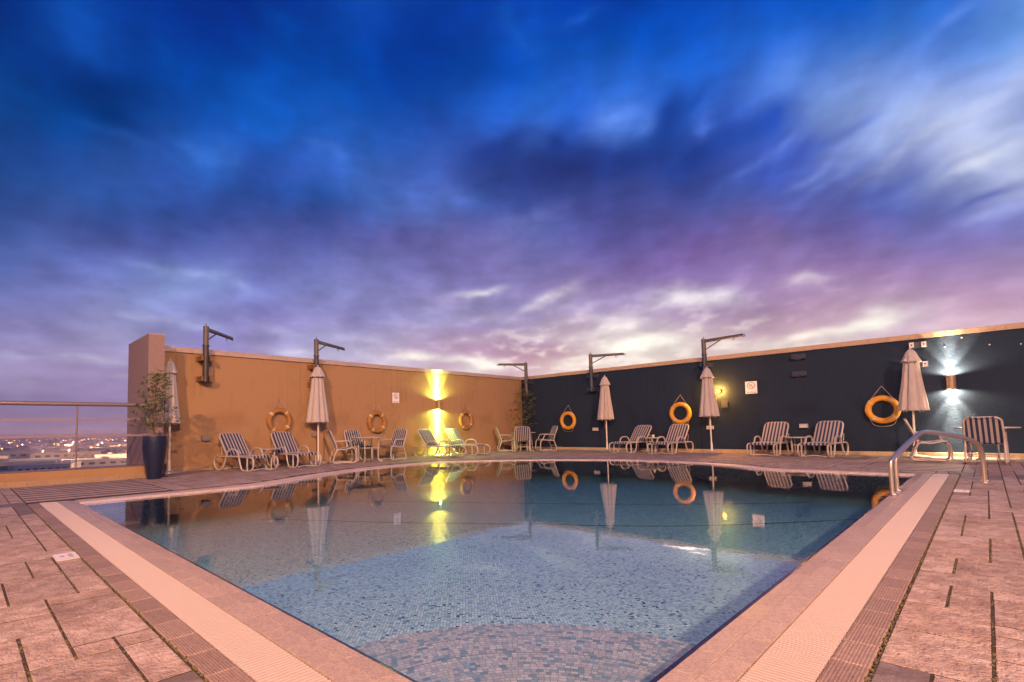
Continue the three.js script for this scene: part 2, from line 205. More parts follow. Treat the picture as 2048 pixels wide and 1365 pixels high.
function texture(n, fill, repeat = 1, srgb = true, m = n) {                    // fill(x, y) gives [r, g, b] 0..255
  const d = new Uint8Array(n * m * 4);
  for (let y = 0; y < m; y++) for (let x = 0; x < n; x++) { const c = fill(x, y), o = (y * n + x) * 4; d[o] = c[0]; d[o + 1] = c[1]; d[o + 2] = c[2]; d[o + 3] = 255; }
  const t = new THREE.DataTexture(d, n, m); t.wrapS = t.wrapT = THREE.RepeatWrapping; t.magFilter = THREE.LinearFilter; t.minFilter = THREE.LinearMipmapLinearFilter; t.repeat.set(repeat, repeat);
  if (srgb) t.colorSpace = THREE.SRGBColorSpace; t.needsUpdate = true; return t;
}
const grey = (f, n, lo = 0, hi = 255) => (x, y) => { const v = THREE.MathUtils.clamp(lo + (hi - lo) * f[y * n + x], 0, 255); return [v, v, v]; };
const mixc = (a, b, t) => a.map((p, i) => p + (b[i] - p) * t);
const sat = (x, a, b) => THREE.MathUtils.smoothstep(x, a, b);

const fA = field(512, 11, 5, 6), fB = field(512, 23, 14, 5), fC = field(512, 37, 60, 3), fD = field(512, 51, 3, 5);
// riven sandstone: soft blotches, darker veins and specks
const stoneMap = texture(512, (x, y) => {
  const i = y * 512 + x, vein = 1 - Math.min(1, Math.abs(fA[i] - 0.5) * 9), t = fB[i];
  let c = mixc([204, 194, 186], [238, 232, 226], sat(t, 0.3, 0.7));
  c = mixc(c, [150, 128, 118], 0.36 * vein * sat(fD[i], 0.48, 0.66)); c = mixc(c, [120, 100, 88], 0.4 * sat(fC[i], 0.66, 0.85) * sat(fB[i], 0.5, 0.7));
  return c;
}, 1.15);
const rive = new Float32Array(512 * 512).map((_, i) => 0.55 * fA[i] + 0.3 * Math.pow(Math.abs(fB[i] - 0.5) * 2, 0.7) + 0.15 * fC[i]);
const stoneBump = texture(512, grey(rive, 512), 2.1, false);
const stuccoBump = texture(512, grey(new Float32Array(512 * 512).map((_, i) => 0.6 * fC[i] + 0.4 * fB[i]), 512), 1.1, false);
// painted render: rain streaks run down it, with patches of grime
const streak = field(512, 71, 40, 3);
const stuccoMap = texture(512, (x, y) => { const s = streak[(Math.floor(y / 24) % 512) * 512 + x], i = y * 512 + x; return mixc([255, 255, 255], [206, 196, 186], 0.3 * sat(s, 0.45, 0.8) * sat(fD[i], 0.4, 0.62) + 0.4 * sat(fA[i], 0.45, 0.75)); }, 0.3);
const graniteMap = texture(512, (x, y) => { const i = y * 512 + x; return mixc([215, 205, 198], [255, 250, 246], sat(fC[i], 0.35, 0.65) * 0.7 + 0.3 * fB[i]); }, 2.2);
const ridgeBump = texture(32, (x) => { const v = 127 + 127 * Math.sin(x / 32 * 2 * Math.PI); return [v, v, v]; }, 1, false);
const fabricBump = texture(64, (x, y) => { const v = 120 + 60 * Math.sin(x / 64 * 16 * Math.PI) + 60 * Math.sin(y / 64 * 16 * Math.PI); return [v, v, v]; }, 6, false);
const clothBump = texture(512, grey(fB, 512), 1.2, false);
const waterBump = texture(512, grey(new Float32Array(512 * 512).map((_, i) => 0.75 * fA[i] + 0.25 * fB[i]), 512), 1, false);
// glass mosaic, 25 mm pieces: whites, grey blues, teal and scattered navy
const MOSAIC = [[208, 206, 204], [196, 198, 200], [180, 188, 194], [160, 176, 186], [140, 164, 176], [116, 148, 164], [24, 27, 66]];
const pick = (r) => (r < 0.34 ? 0 : r < 0.56 ? 1 : r < 0.73 ? 2 : r < 0.85 ? 3 : r < 0.93 ? 4 : r < 0.972 ? 5 : 6);
const mosaicMap = (() => {
  const R = rng(5), T = 256, tile = Array.from({ length: T * T }, () => { const c = MOSAIC[pick(R())], k = 0.93 + 0.14 * R(); return c.map((p) => p * k); });
  return texture(2048, (x, y) => (x % 8 === 0 || y % 8 === 0 ? [122, 132, 138] : tile[(y >> 3) * T + (x >> 3)]), 1);
})();
// the step's mosaic: broken pieces laid in rings round the pool corner
const ringMap = (() => {
  const n = 1400, S = 1.4, R0 = 0.0245, cache = {};
  return texture(n, (x, y) => {
    const u = (x + 0.5) / n * S, v = (y + 0.5) / n * S, r = Math.hypot(u, v), a = Math.atan2(v, u), k = Math.floor(r / R0), line = [41, 49, 56].includes(k) && r / R0 - k < 0.34;
    const row = (cache[k] ??= (() => { const R = rng(900 + k), list = []; let s = -R() * 0.03; while (s < (k + 1) * R0 * 1.6) { const w = 0.02 + 0.018 * R(), q = R(), tone = R(); list.push([s, s + w, q < 0.5 ? [178, 172, 172] : q < 0.72 ? [160, 162, 168] : q < 0.9 ? [128, 148, 158] : [104, 132, 146], 0.92 + 0.16 * tone]); s += w; } return list; })());
    const s = a * (k + 0.5) * R0, fr = r / R0 - k;
    if (line || fr < 0.12) return [112, 116, 120];
    const p = row.find((q) => s < q[1]) ?? row[0];
    return s - p[0] < 0.0028 ? [112, 116, 120] : p[2].map((c) => Math.min(255, c * p[3]));
  }, 1);
})();
const stripeMap = texture(256, (x, y) => { const s = (x / 256 * 6.5) % 1, navy = s < 0.5, th = 0.94 + 0.06 * ((x + y) % 4 < 2 ? 1 : 0), seam = y % 128 < 3 ? 0.72 : 1; return (navy ? [44, 54, 92] : [190, 180, 172]).map((c) => c * th * seam); }, 1, true, 256);
stripeMap.repeat.set(1, 4.2);

const std = (o) => new THREE.MeshStandardMaterial(o), phy = (o) => new THREE.MeshPhysicalMaterial(o);
const rgb = (r, g, b) => new THREE.Color().setRGB(r, g, b);
const M = {
  paver: [[0.46, 0.37, 0.335], [0.41, 0.325, 0.29], [0.49, 0.395, 0.365], [0.435, 0.335, 0.295], [0.38, 0.30, 0.27]].map((c) => std({ color: rgb(...c), map: stoneMap, bumpMap: stoneBump, bumpScale: 0.024, roughness: 0.74 })),
  paverDark: std({ color: rgb(0.2, 0.165, 0.165), map: stoneMap, bumpMap: stoneBump, bumpScale: 0.008, roughness: 0.7 }),
  joint: std({ color: rgb(0.05, 0.033, 0.022), bumpMap: stoneBump, bumpScale: 0.02, map: stoneMap, roughness: 1 }),
  tile: [[0.42, 0.34, 0.295], [0.395, 0.32, 0.28], [0.44, 0.355, 0.305]].map((c) => std({ color: rgb(...c), map: graniteMap, roughness: 0.42 })),
  ridged: [[0.29, 0.21, 0.175], [0.26, 0.19, 0.16], [0.31, 0.23, 0.195]].map((c) => { const b = ridgeBump.clone(); b.repeat.set(1 / 0.0115, 1 / 0.0115); return std({ color: rgb(...c), map: graniteMap, bumpMap: b, bumpScale: 0.0014, roughness: 0.6 }); }),
  edge: [[0.60, 0.505, 0.49], [0.57, 0.48, 0.465]].map((c) => std({ color: rgb(...c), map: graniteMap, roughness: 0.5 })),
  inlay: std({ color: rgb(0.13, 0.085, 0.075), map: stoneMap, roughness: 0.85 }),
  trim: std({ color: rgb(0.022, 0.018, 0.07), roughness: 0.18 }),
  grate: std({ color: rgb(0.42, 0.345, 0.315), roughness: 0.5 }),
  plank: [[0.46, 0.37, 0.34], [0.43, 0.34, 0.315], [0.49, 0.395, 0.36]].map((c) => std({ color: rgb(...c), map: stoneMap, bumpMap: stoneBump, bumpScale: 0.004, roughness: 0.7 })),
  mosaic: std({ map: mosaicMap, roughness: 0.35, color: rgb(1, 1, 1) }),
  mosaicBoth: std({ map: mosaicMap, roughness: 0.35, side: THREE.DoubleSide }),
  ring: std({ map: ringMap, roughness: 0.45, color: rgb(0.66, 0.76, 0.82) }),
  floorLine: std({ color: rgb(0.2, 0.18, 0.09), roughness: 0.5 }),
  water: phy({ color: rgb(0.97, 0.99, 1), transmission: 1, thickness: 0, roughness: 0.01, ior: 1.333, bumpMap: (() => { const t = waterBump.clone(); t.repeat.set(0.55, 0.55); return t; })(), bumpScale: 0.0009 }),
  waterBody: phy({ color: rgb(1, 1, 1), transmission: 1, thickness: 0.6, attenuationColor: rgb(0.73, 0.89, 0.935), attenuationDistance: 1, roughness: 0, ior: 1, transparent: true, opacity: 0.01, depthWrite: false }),
  beige: std({ color: rgb(0.36, 0.21, 0.10), map: stuccoMap, bumpMap: stuccoBump, bumpScale: 0.006, roughness: 0.9 }),
  blue: phy({ color: rgb(0.017, 0.029, 0.053), map: stuccoMap, bumpMap: stuccoBump, bumpScale: 0.006, roughness: 0.8, specularIntensity: 0.3 }),
  capPink: [[0.52, 0.42, 0.375], [0.49, 0.4, 0.36]].map((c) => std({ color: rgb(...c), map: graniteMap, roughness: 0.75 })),
  capTan: [[0.56, 0.42, 0.29], [0.53, 0.40, 0.28]].map((c) => std({ color: rgb(...c), map: graniteMap, roughness: 0.75 })),
  skirt: [[0.40, 0.28, 0.17], [0.37, 0.262, 0.16]].map((c) => std({ color: rgb(...c), map: graniteMap, roughness: 0.6 })),
  skirtTan: [[0.55, 0.44, 0.27], [0.52, 0.42, 0.26]].map((c) => std({ color: rgb(...c), map: graniteMap, roughness: 0.6 })),
  pillar: std({ color: rgb(0.33, 0.245, 0.225), map: graniteMap, bumpMap: stuccoBump, bumpScale: 0.008, roughness: 0.85 }),
  granite: std({ color: rgb(0.17, 0.125, 0.11), map: graniteMap, roughness: 0.35 }),
  white: std({ color: rgb(0.45, 0.385, 0.34), roughness: 0.38 }),
  sling: phy({ map: stripeMap, bumpMap: fabricBump, bumpScale: 0.001, roughness: 1, transmission: 0.3, thickness: 0, side: THREE.DoubleSide }),
  canvas: std({ color: rgb(0.46, 0.40, 0.37), bumpMap: clothBump, bumpScale: 0.01, roughness: 0.95 }),
  umbrellaPole: std({ color: rgb(0.72, 0.66, 0.56), roughness: 0.4 }),
  concrete: std({ color: rgb(0.42, 0.38, 0.34), map: graniteMap, roughness: 0.85 }),
  davit: std({ color: rgb(0.075, 0.068, 0.07), map: graniteMap, roughness: 0.5, metalness: 0.35 }),
  davitTan: std({ color: rgb(0.19, 0.1, 0.035), roughness: 0.7 }),
  davitLight: std({ color: rgb(0.15, 0.13, 0.12), map: graniteMap, roughness: 0.55, metalness: 0.2 }),
  navyPaint: std({ color: rgb(0.035, 0.045, 0.075), roughness: 0.5 }),
  steel: std({ color: rgb(0.82, 0.66, 0.47), metalness: 1, roughness: 0.34 }),
  galvanised: std({ color: rgb(0.6, 0.58, 0.56), metalness: 0.6, roughness: 0.45 }),
  orange: std({ color: rgb(0.66, 0.30, 0.022), roughness: 0.5, bumpMap: clothBump, bumpScale: 0.004 }),
  faded: std({ color: rgb(0.32, 0.145, 0.034), roughness: 0.65, bumpMap: clothBump, bumpScale: 0.004 }),
  band: std({ color: rgb(0.55, 0.40, 0.22), roughness: 0.7 }),
  rope: std({ color: rgb(0.42, 0.36, 0.3), roughness: 0.9 }),
  glaze: phy({ color: rgb(0.006, 0.013, 0.042), roughness: 0.36, clearcoat: 0.2, clearcoatRoughness: 0.15 }),
  soil: std({ color: rgb(0.05, 0.035, 0.025), roughness: 1 }),
  bark: std({ color: rgb(0.14, 0.09, 0.06), roughness: 0.9 }),
  leaf: phy({ color: rgb(0.095, 0.12, 0.03), roughness: 0.6, side: THREE.DoubleSide }),
  moss: std({ color: rgb(0.10, 0.085, 0.035), roughness: 1 }),
  pane: phy({ color: rgb(0.93, 0.92, 0.93), transmission: 1, thickness: 0, roughness: 0.02, ior: 1.5 }),
  film: std({ color: rgb(0.34, 0.26, 0.28), roughness: 0.7, transparent: true, opacity: 0.62 }),
  rail: std({ color: rgb(0.25, 0.19, 0.185), metalness: 0.4, roughness: 0.42 }),
  greyBox: std({ color: rgb(0.24, 0.21, 0.2), roughness: 0.6 }),
  paleBox: std({ color: rgb(0.55, 0.5, 0.46), roughness: 0.6 }),
  bronze: std({ color: rgb(0.36, 0.25, 0.17), metalness: 0.5, roughness: 0.4 }),
  dark: std({ color: rgb(0.02, 0.02, 0.02), roughness: 0.8 }),
};

// ================================================================ the setting
const UW = 16.25, VW = 13.1, TOP = 2.98;                                       // inner faces of the blue wall (u) and the beige wall (v); underside of their copings
const LV = 8.12, RU = 10.38;                                                   // ends of the straight left and right pool edges
const farCurve = new THREE.CatmullRomCurve3([[2.2, LV], [2.75, 8.22], [3.4, 8.5], [4.44, 9.06], [5.45, 9.5], [6.6, 9.82], [7.7, 9.95], [8.8, 9.72], [9.75, 9.12], [10.75, 7.95], [11.45, 6.6], [11.66, 5.3], [11.42, 4.1], [10.95, 3.1], [RU + 0.12, 2.55], [RU, 2.1]].map(([u, v]) => V3(u, v, 0)), false, 'centripetal');
const farLine = [V3(0, LV, 0), ...Array.from({ length: 8 }, (_, i) => V3(0.27 * (i + 1), LV, 0)), ...farCurve.getSpacedPoints(90).slice(1, -1), ...Array.from({ length: 9 }, (_, i) => V3(RU, 2.1 - 2.1 * i / 8, 0))];
const outline = [V3(0, 0, 0), ...farLine];
function basinLine(d) { return [V3(0, 0, 0), V3(0, LV + d, 0), ...pushed(d).slice(1, -1).filter((p, i) => i % 3 === 1), V3(RU + d, 0, 0)]; }                                     // the basin runs back under the far deck
const toShape = (pts) => new THREE.Shape(pts.map((p) => new THREE.Vector2(p.x, p.y)));
const flat = (shape, y) => { const g = new THREE.ShapeGeometry(shape); g.rotateX(-Math.PI / 2); g.translate(0, y, 0); return g; };
// the far edge pushed outwards by d
function pushed(d) {
  return farLine.map((p, i) => { const a = farLine[Math.max(0, i - 1)], b = farLine[Math.min(farLine.length - 1, i + 1)], t = b.clone().sub(a).normalize(); return V3(p.x - t.y * d, p.y + t.x * d, 0); });
}
const inPoly = (pts, x, y) => { let c = false; for (let i = 0, j = pts.length - 1; i < pts.length; j = i++) if ((pts[i].y > y) !== (pts[j].y > y) && x < (pts[j].x - pts[i].x) * (y - pts[i].y) / (pts[j].y - pts[i].y) + pts[i].x) c = !c; return c; };

// ---- city far below, seen through the railing
const GROUND = -28;
{
  const g = new THREE.CircleGeometry(9000, 96); g.rotateX(-Math.PI / 2); g.translate(0, GROUND, 0);
  structure('city_ground', g, std({ color: rgb(0.26, 0.2, 0.19), roughness: 1 }));
}

// ---- pool basin: mosaic floor and walls, the round step in the near corner, two lines across the floor
const DEPTH = -0.6, STEP = -0.15;
{
  const basin = structure('pool_basin');
  const rim = basinLine(2.0), inset = rim.map((p, i) => { const a = rim[(i + rim.length - 1) % rim.length], b = rim[(i + 1) % rim.length], t1 = p.clone().sub(a).normalize(), t2 = b.clone().sub(p).normalize(); return V3(p.x + (t1.y + t2.y) * 0.003, p.y - (t1.x + t2.x) * 0.003, 0); });
  const f = flat(toShape(inset), DEPTH), uv = f.attributes.uv, p = f.attributes.position;
  for (let i = 0; i < p.count; i++) { const u = p.getX(i), v = -p.getZ(i); uv.setXY(i, (u + v) * Math.SQRT1_2 / 6.4, (v - u) * Math.SQRT1_2 / 6.4); }
  mesh('basin_floor', f, M.mosaic, basin);
  const pos = [], wuv = [], idx = []; let run = 0;
  const loop = [...inset, inset[0]];
  loop.forEach((q, i) => { if (i) run += q.distanceTo(loop[i - 1]); for (const y of [-0.036, DEPTH - 0.01]) { pos.push(q.x, y, -q.y); wuv.push(run / 6.4, y / 6.4); } if (i) { const n = i * 2; idx.push(n - 2, n - 1, n, n, n - 1, n + 1); } });
  const w = new THREE.BufferGeometry(); w.setAttribute('position', new THREE.Float32BufferAttribute(pos, 3)); w.setAttribute('uv', new THREE.Float32BufferAttribute(wuv, 2)); w.setIndex(idx); w.computeVertexNormals();
  mesh('basin_wall', w, M.mosaicBoth, basin);
  const st = new THREE.Shape(); st.moveTo(0.002, 0.002); st.absarc(0.002, 0.002, 1.37, 0, Math.PI / 2, false); st.lineTo(0.002, 0.002);
  const e = new THREE.ExtrudeGeometry(st, { depth: DEPTH * -1 + STEP - 0.03, bevelEnabled: true, bevelSize: 0.012, bevelThickness: 0.012, bevelSegments: 2, curveSegments: 48 });
  const eu = e.attributes.uv, ep = e.attributes.position; for (let i = 0; i < ep.count; i++) eu.setXY(i, ep.getX(i) / 1.4, ep.getY(i) / 1.4);
  e.rotateX(-Math.PI / 2); e.translate(0.016, DEPTH + 0.018, -0.016); mesh('corner_step', e, M.ring, basin);
  const band = (pts, name) => {
    const c = new THREE.CatmullRomCurve3(pts.map(([u, v]) => V3(u, 0, -v))).getSpacedPoints(60), P = [], I = [];
    c.forEach((q, i) => { const t = c[Math.min(60, i + 1)].clone().sub(c[Math.max(0, i - 1)]).normalize(), s = V3(t.z, 0, -t.x).multiplyScalar(0.03); for (const k of [-1, 1]) P.push(q.x + k * s.x, DEPTH + 0.004, q.z + k * s.z); if (i) { const n = i * 2; I.push(n - 2, n, n - 1, n, n + 1, n - 1); } });
    const g = new THREE.BufferGeometry(); g.setAttribute('position', new THREE.Float32BufferAttribute(P, 3)); g.setIndex(I); g.computeVertexNormals(); mesh(name, g, M.floorLine, basin);
  };
  band([[2.6, 8.1], [3.1, 7.4], [3.72, 6.37], [4.69, 4.95], [5.24, 4.25], [6.0, 3.1], [6.76, 2.2], [7.9, 1.25], [9.6, 0.02]], 'floor_line');
  band([[4.91, 8.86], [5.9, 7.3], [6.95, 5.7], [8.1, 4.0], [9.31, 2.55], [10.36, 1.5]], 'floor_line');
}
{
  const rim = basinLine(2.0), n = rim.length, pos = [], idx = [], top = flat(toShape(rim), -0.04), tp = top.attributes.position, ti = top.index;
  for (const y of [-0.04, DEPTH - 0.05]) for (let i = 0; i < n; i++) pos.push(rim[i].x, y, -rim[i].y);
  const at2 = new Map(rim.map((p, i) => [p.x.toFixed(4) + ' ' + (-p.y).toFixed(4), i])), id = (k) => at2.get(tp.getX(k).toFixed(4) + ' ' + tp.getZ(k).toFixed(4));
  for (let k = 0; k < ti.count; k += 3) { const [a, b, c] = [0, 1, 2].map((q) => id(ti.getX(k + q))); idx.push(a, b, c, n + a, n + c, n + b); }
  for (let i = 0; i < n; i++) { const k = (i + 1) % n; idx.push(i, k, n + i, k, n + k, n + i); }
  const g = new THREE.BufferGeometry(); g.setAttribute('position', new THREE.Float32BufferAttribute(pos, 3)); g.setIndex(idx);
  const gg = g.toNonIndexed(); gg.computeVertexNormals(); const p = gg.attributes.position, uv = []; for (let i = 0; i < p.count; i++) uv.push(p.getX(i), -p.getZ(i)); gg.setAttribute('uv', new THREE.Float32BufferAttribute(uv, 2));
  const water = structure('pool_water');
  mesh('water_surface', (() => { const q = flat(toShape(outline), -0.018); return q; })(), M.water, water);
  mesh('water_body', gg, M.waterBody, water);
}

// ---- pool edge: trim, lip, coping and ridged tiles in rows, each tile its own piece; the far edge follows the curve
{
  const coping = structure('pool_coping'), R = rng(77), P = 0.25;
  const lipGeo = [0, 1, 2].map((k) => { const g = slab(0.098, P - 0.004, 0.03, 0.0012, k * 0.37, k * 0.51), p = g.attributes.position; for (let i = 0; i < p.count; i++) { const s = (p.getX(i) + 0.049) / 0.098; p.setY(i, p.getY(i) - 0.009 * s * s); } g.computeVertexNormals(); return g; });
  const capGeo = [0, 1, 2].map((k) => slab(0.109, P - 0.004, 0.03, 0.0012, k * 0.29, k * 0.43));
  const ridGeo = [0, 1, 2].map((k) => slab(0.121, P - 0.005, 0.03, 0.004, k * 0.31, k * 0.47));
  const trimGeo = (() => { const g = slab(0.038, P - 0.004, 0.05, 0.003), p = g.attributes.position; for (let i = 0; i < p.count; i++) p.setY(i, p.getY(i) - 0.011 - 0.016 * (p.getX(i) + 0.019) / 0.038); g.computeVertexNormals(); return g; })();
  // along the left edge (inside is +u) and along the right edge (inside is +v)
  const row = (n, place) => { for (let i = 0; i < n; i++) for (const [name, geo, mats, off] of [['trim_tile', [trimGeo], [M.trim], 0.019], ['lip_tile', lipGeo, M.tile, -0.05], ['coping_tile', capGeo, M.tile, -0.156], ['ridged_tile', ridGeo, M.ridged, -0.4785]]) { if (name === 'trim_tile' && i > n - 3) continue; const m = mesh(name, geo[Math.floor(R() * geo.length)], mats[Math.floor(R() * mats.length)], coping); place(m, i, off); m.position.y += (R() - 0.5) * 0.0012; } };
  row(Math.floor(LV / P) + 2, (m, i, off) => { m.position.set(off, 0, -(i + 0.5) * P); });
  row(Math.floor(RU / P) + 2, (m, i, off) => { m.position.set((i + 0.5) * P, 0, -off); m.rotation.y = Math.PI / 2; });
  // behind the near corner
  for (let i = 0; i < 2; i++) for (let k = 0; k < 2; k++) { const m = mesh('coping_tile', slab(0.103, 0.103, 0.03, 0.003, i, k), M.tile[(i + k) % 3], coping); m.position.set(-0.053 - i * 0.107, 0, 0.053 + k * 0.107); }
  const inner = pushed(0), outer = pushed(0.2);
  let a = 0, run = 0;
  for (let i = 1; i < inner.length; i++) {
    run += inner[i].distanceTo(inner[i - 1]);
    if (run < 0.24 && i < inner.length - 1) continue;
    const pos = [], idx = [], q = [], cut = (A, B, t) => A.clone().lerp(B, t);
    for (let k = a; k <= i; k++) for (const [t, y] of [[0, -0.06], [0, -0.012], [0.06, -0.001], [0.96, 0.0], [1, -0.004], [1, -0.035]]) { const p = cut(inner[k], outer[k], t); pos.push(p.x, y, -p.y); q.push(p.x, p.y + y); }
    for (let k = 0; k < i - a; k++) for (let j = 0; j < 5; j++) { const n = k * 6 + j; idx.push(n, n + 6, n + 1, n + 1, n + 6, n + 7); }
    const g = new THREE.BufferGeometry(); g.setAttribute('position', new THREE.Float32BufferAttribute(pos, 3)); g.setAttribute('uv', new THREE.Float32BufferAttribute(q, 2)); g.setIndex(idx); const gg = g.toNonIndexed(); gg.computeVertexNormals();
    mesh('edge_tile', gg, M.edge[i % 2], coping); a = i; run = 0;
  }
}

// ---- overflow grates: one bar every 24 mm
{
  const bar = slab(0.196, 0.0132, 0.022, 0.002), Pg = 0.0236;
  const make = (n, place) => {
    const g = structure('overflow_grate'), rest = [];
    for (let i = 0; i < n; i++) {
      if (i < 300) { const m = mesh('grate_bar', bar, M.grate, g); place(m, i); continue; }
      const m = new THREE.Mesh(bar); place(m, i); m.updateMatrix(); rest.push(bar.clone().applyMatrix4(m.matrix));
    }
    if (rest.length) stuff(mesh('grate_bars', mergeGeometries(rest), M.grate, g));
    return g;
  };
  make(Math.floor((LV + 0.51) / Pg), (m, i) => m.position.set(-0.315, -0.001, -(i + 0.5) * Pg + 0.1));
  make(Math.floor((RU + 0.51) / Pg), (m, i) => { m.position.set((i + 0.5) * Pg - 0.1, -0.001, 0.315); m.rotation.y = Math.PI / 2; });
  const far = structure('overflow_grate'), bars = [], c = new THREE.CatmullRomCurve3(pushed(0.305).map((p) => V3(p.x, 0, -p.y)), false, 'centripetal'), L = c.getLength(), n = Math.floor(L / 0.03);
  for (let i = 0; i < n; i++) { const p = c.getPointAt((i + 0.5) / n), t = c.getTangentAt((i + 0.5) / n), m = new THREE.Matrix4().makeRotationY(Math.atan2(t.x, t.z)).setPosition(p.x, -0.002, p.z); bars.push(bar.clone().applyMatrix4(m)); }
  stuff(mesh('grate_bars', mergeGeometries(bars), M.grate, far));
}

// ---- deck: a bedding sheet with stone pavers of many sizes on a 158 mm module
const deckEdge = pushed(0.43);
const poolSide = [V3(-0.548, -0.548, 0), ...deckEdge.map((p) => V3(Math.max(p.x, -0.548), Math.max(p.y, -0.548), 0))];
poolSide.splice(1, 0, V3(-0.548, deckEdge[0].y, 0)); poolSide.push(V3(deckEdge.at(-1).x, -0.548, 0));
{
  const sh = new THREE.Shape([[-5, -5], [UW, -5], [UW, VW], [2.0, VW], [2.0, 12.2], [-5, 12.2]].map((p) => new THREE.Vector2(...p)));
  sh.holes.push(new THREE.Path(poolSide.map((p) => new THREE.Vector2(p.x, p.y))));
  const deck = structure('pool_deck', flat(sh, -0.0026), M.joint);
  const gut = toShape(poolSide); gut.holes.push(new THREE.Path(outline.map((p) => new THREE.Vector2(p.x, p.y)))); mesh('gutter_bed', flat(gut, -0.034), M.joint, deck);
  const c = 0.158, u0 = -0.55, v0 = -0.55, iu0 = -26, iu1 = Math.floor((UW - u0) / c), iv0 = -26, iv1 = Math.floor((VW - v0) / c), R = rng(4242), taken = new Set(), key = (i, j) => i * 1000 + j;
  const plankL = [-0.548, 1.346, 8.614, 11.85], plankR = [11.3, 15.882, -0.55, 0.872];
  const free = (i, j) => {
    if (i < iu0 || i >= iu1 || j < iv0 || j >= iv1 || taken.has(key(i, j))) return false;
    const ua = u0 + i * c, va = v0 + j * c, ub = ua + c, vb = va + c;
    if (ua < 2.05 && vb > 11.8) return false;
    for (const [a, b, p, q] of [plankL, plankR]) if (ub > a + 0.01 && ua < b - 0.01 && vb > p + 0.01 && va < q - 0.01) return false;
    for (const [x, y] of [[ua, va], [ub, va], [ua, vb], [ub, vb], [(ua + ub) / 2, (va + vb) / 2]]) if (x > -0.549 && y > -0.549 && (inPoly(poolSide, x, y))) return false;
    return true;
  };
  const sizes = [[3, 2], [4, 2], [2, 3], [3, 1], [2, 2], [4, 1], [2, 1], [3, 3], [1, 2], [1, 1]], wts = [0.24, 0.15, 0.12, 0.13, 0.13, 0.08, 0.08, 0.03, 0.03, 0.01];
  const list = [];
  const order = []; for (let i = iu0; i < iu1; i++) for (let j = iv0; j < iv1; j++) order.push([i, j]);
  order.sort((a, b) => (a[0] + a[1]) - (b[0] + b[1]) || a[0] - b[0]);
  for (const [i, j] of order) {
    if (!free(i, j)) continue;
    const left = j * c + v0 > i * c + u0;                                     // left of the pool rows run the other way
    let w = 1, h = 1;
    for (let tries = 0; tries < 7; tries++) {
      let r = R(), k = 0; while (k < wts.length - 1 && (r -= wts[k]) > 0) k++;
      let [a, b] = sizes[k]; if (left) [a, b] = [b, a];
      let ok = true; for (let x = 0; x < a && ok; x++) for (let y = 0; y < b && ok; y++) ok = free(i + x, j + y);
      if (ok) { w = a; h = b; break; }
    }
    for (let x = 0; x < w; x++) for (let y = 0; y < h; y++) taken.add(key(i + x, j + y));
    list.push([u0 + (i + w / 2) * c, v0 + (j + h / 2) * c, w, h]);
  }
  // dark pavers of the chequered bands
  const isDark = (u, v) => (u < -0.54 && u > -0.72 && v > 7.0 && v < 8.6) || (v < -0.54 && u > 9.62 && u < 11.1 && Math.floor((-0.55 - v) / c) % 2 === 0 && v > -2.2) || (v < -0.54 && v > -0.72 && u > 0.95 && u < 1.37) || (u < -0.54 && u > -0.72 && v > 0.95 && v < 1.36);
  const cam = camera.position, inv = new THREE.Vector3(), seen = (u, v) => { inv.set(u, 0, -v).project(camera); return Math.abs(inv.x) < 1.08 && Math.abs(inv.y) < 1.08 && inv.z < 1; };
  camera.updateMatrixWorld(true);
  for (const p of list) p.push((seen(p[0], p[1]) ? 0 : 100) + Math.hypot(p[0] - cam.x, p[1] + cam.z) / Math.sqrt(p[2] * p[3]));
  list.sort((a, b) => a[4] - b[4]);
  const geos = {}, geo = (w, h, k) => (geos[w + '_' + h + '_' + k] ??= slab(w * c - 0.0135, h * c - 0.0135, 0.028, 0.0012, k * 0.613 + w * 0.31, k * 0.377 + h * 0.17, (() => { const q = rng(w * 31 + h * 7 + k); return () => (q() - 0.5) * 0.0045; })()));
  const rest = M.paver.map(() => []), restDark = [];
  list.forEach(([u, v, w, h], n) => {
    const k = Math.floor(R() * 4), mi = Math.floor(R() * M.paver.length), dark = isDark(u, v), g = geo(w, h, k), y = (R() - 0.5) * 0.0016;
    if (n < 300) { const m = mesh('paver', g, dark ? M.paverDark : M.paver[mi], deck); m.position.set(u, y, -v); m.rotation.set((R() - 0.5) * 0.004, 0, (R() - 0.5) * 0.004); return; }
    (dark ? restDark : rest[mi]).push(g.clone().applyMatrix4(new THREE.Matrix4().makeTranslation(u, y, -v)));
  });
  rest.forEach((r, i) => r.length && stuff(mesh('pavers', mergeGeometries(r), M.paver[i], deck)));
  if (restDark.length) stuff(mesh('pavers', mergeGeometries(restDark), M.paverDark, deck));
  // long strips between the pool and the parapet, and between the pool and the blue wall
  const nL = 9, pL = (plankL[3] - plankL[2]) / nL, wL = plankL[1] - plankL[0] - 0.02, gL = slab(wL, pL - 0.125, 0.03, 0.004), kL = slab(wL, 0.115, 0.03, 0.003);
  for (let i = 0; i < nL; i++) { const z = -(plankL[2] + (i + 0.5) * pL), x = (plankL[0] + plankL[1]) / 2; mesh('plank', gL, M.plank[i % 3], deck).position.set(x, -0.001, z - 0.06); mesh('dark_strip', kL, M.inlay, deck).position.set(x, -0.003, z + pL / 2 - 0.06); }
  const nR = 12, pR = (plankR[1] - plankR[0]) / nR, wR = plankR[3] - plankR[2] - 0.02, gR = slab(pR - 0.125, wR, 0.03, 0.004), kR = slab(0.115, wR, 0.03, 0.003);
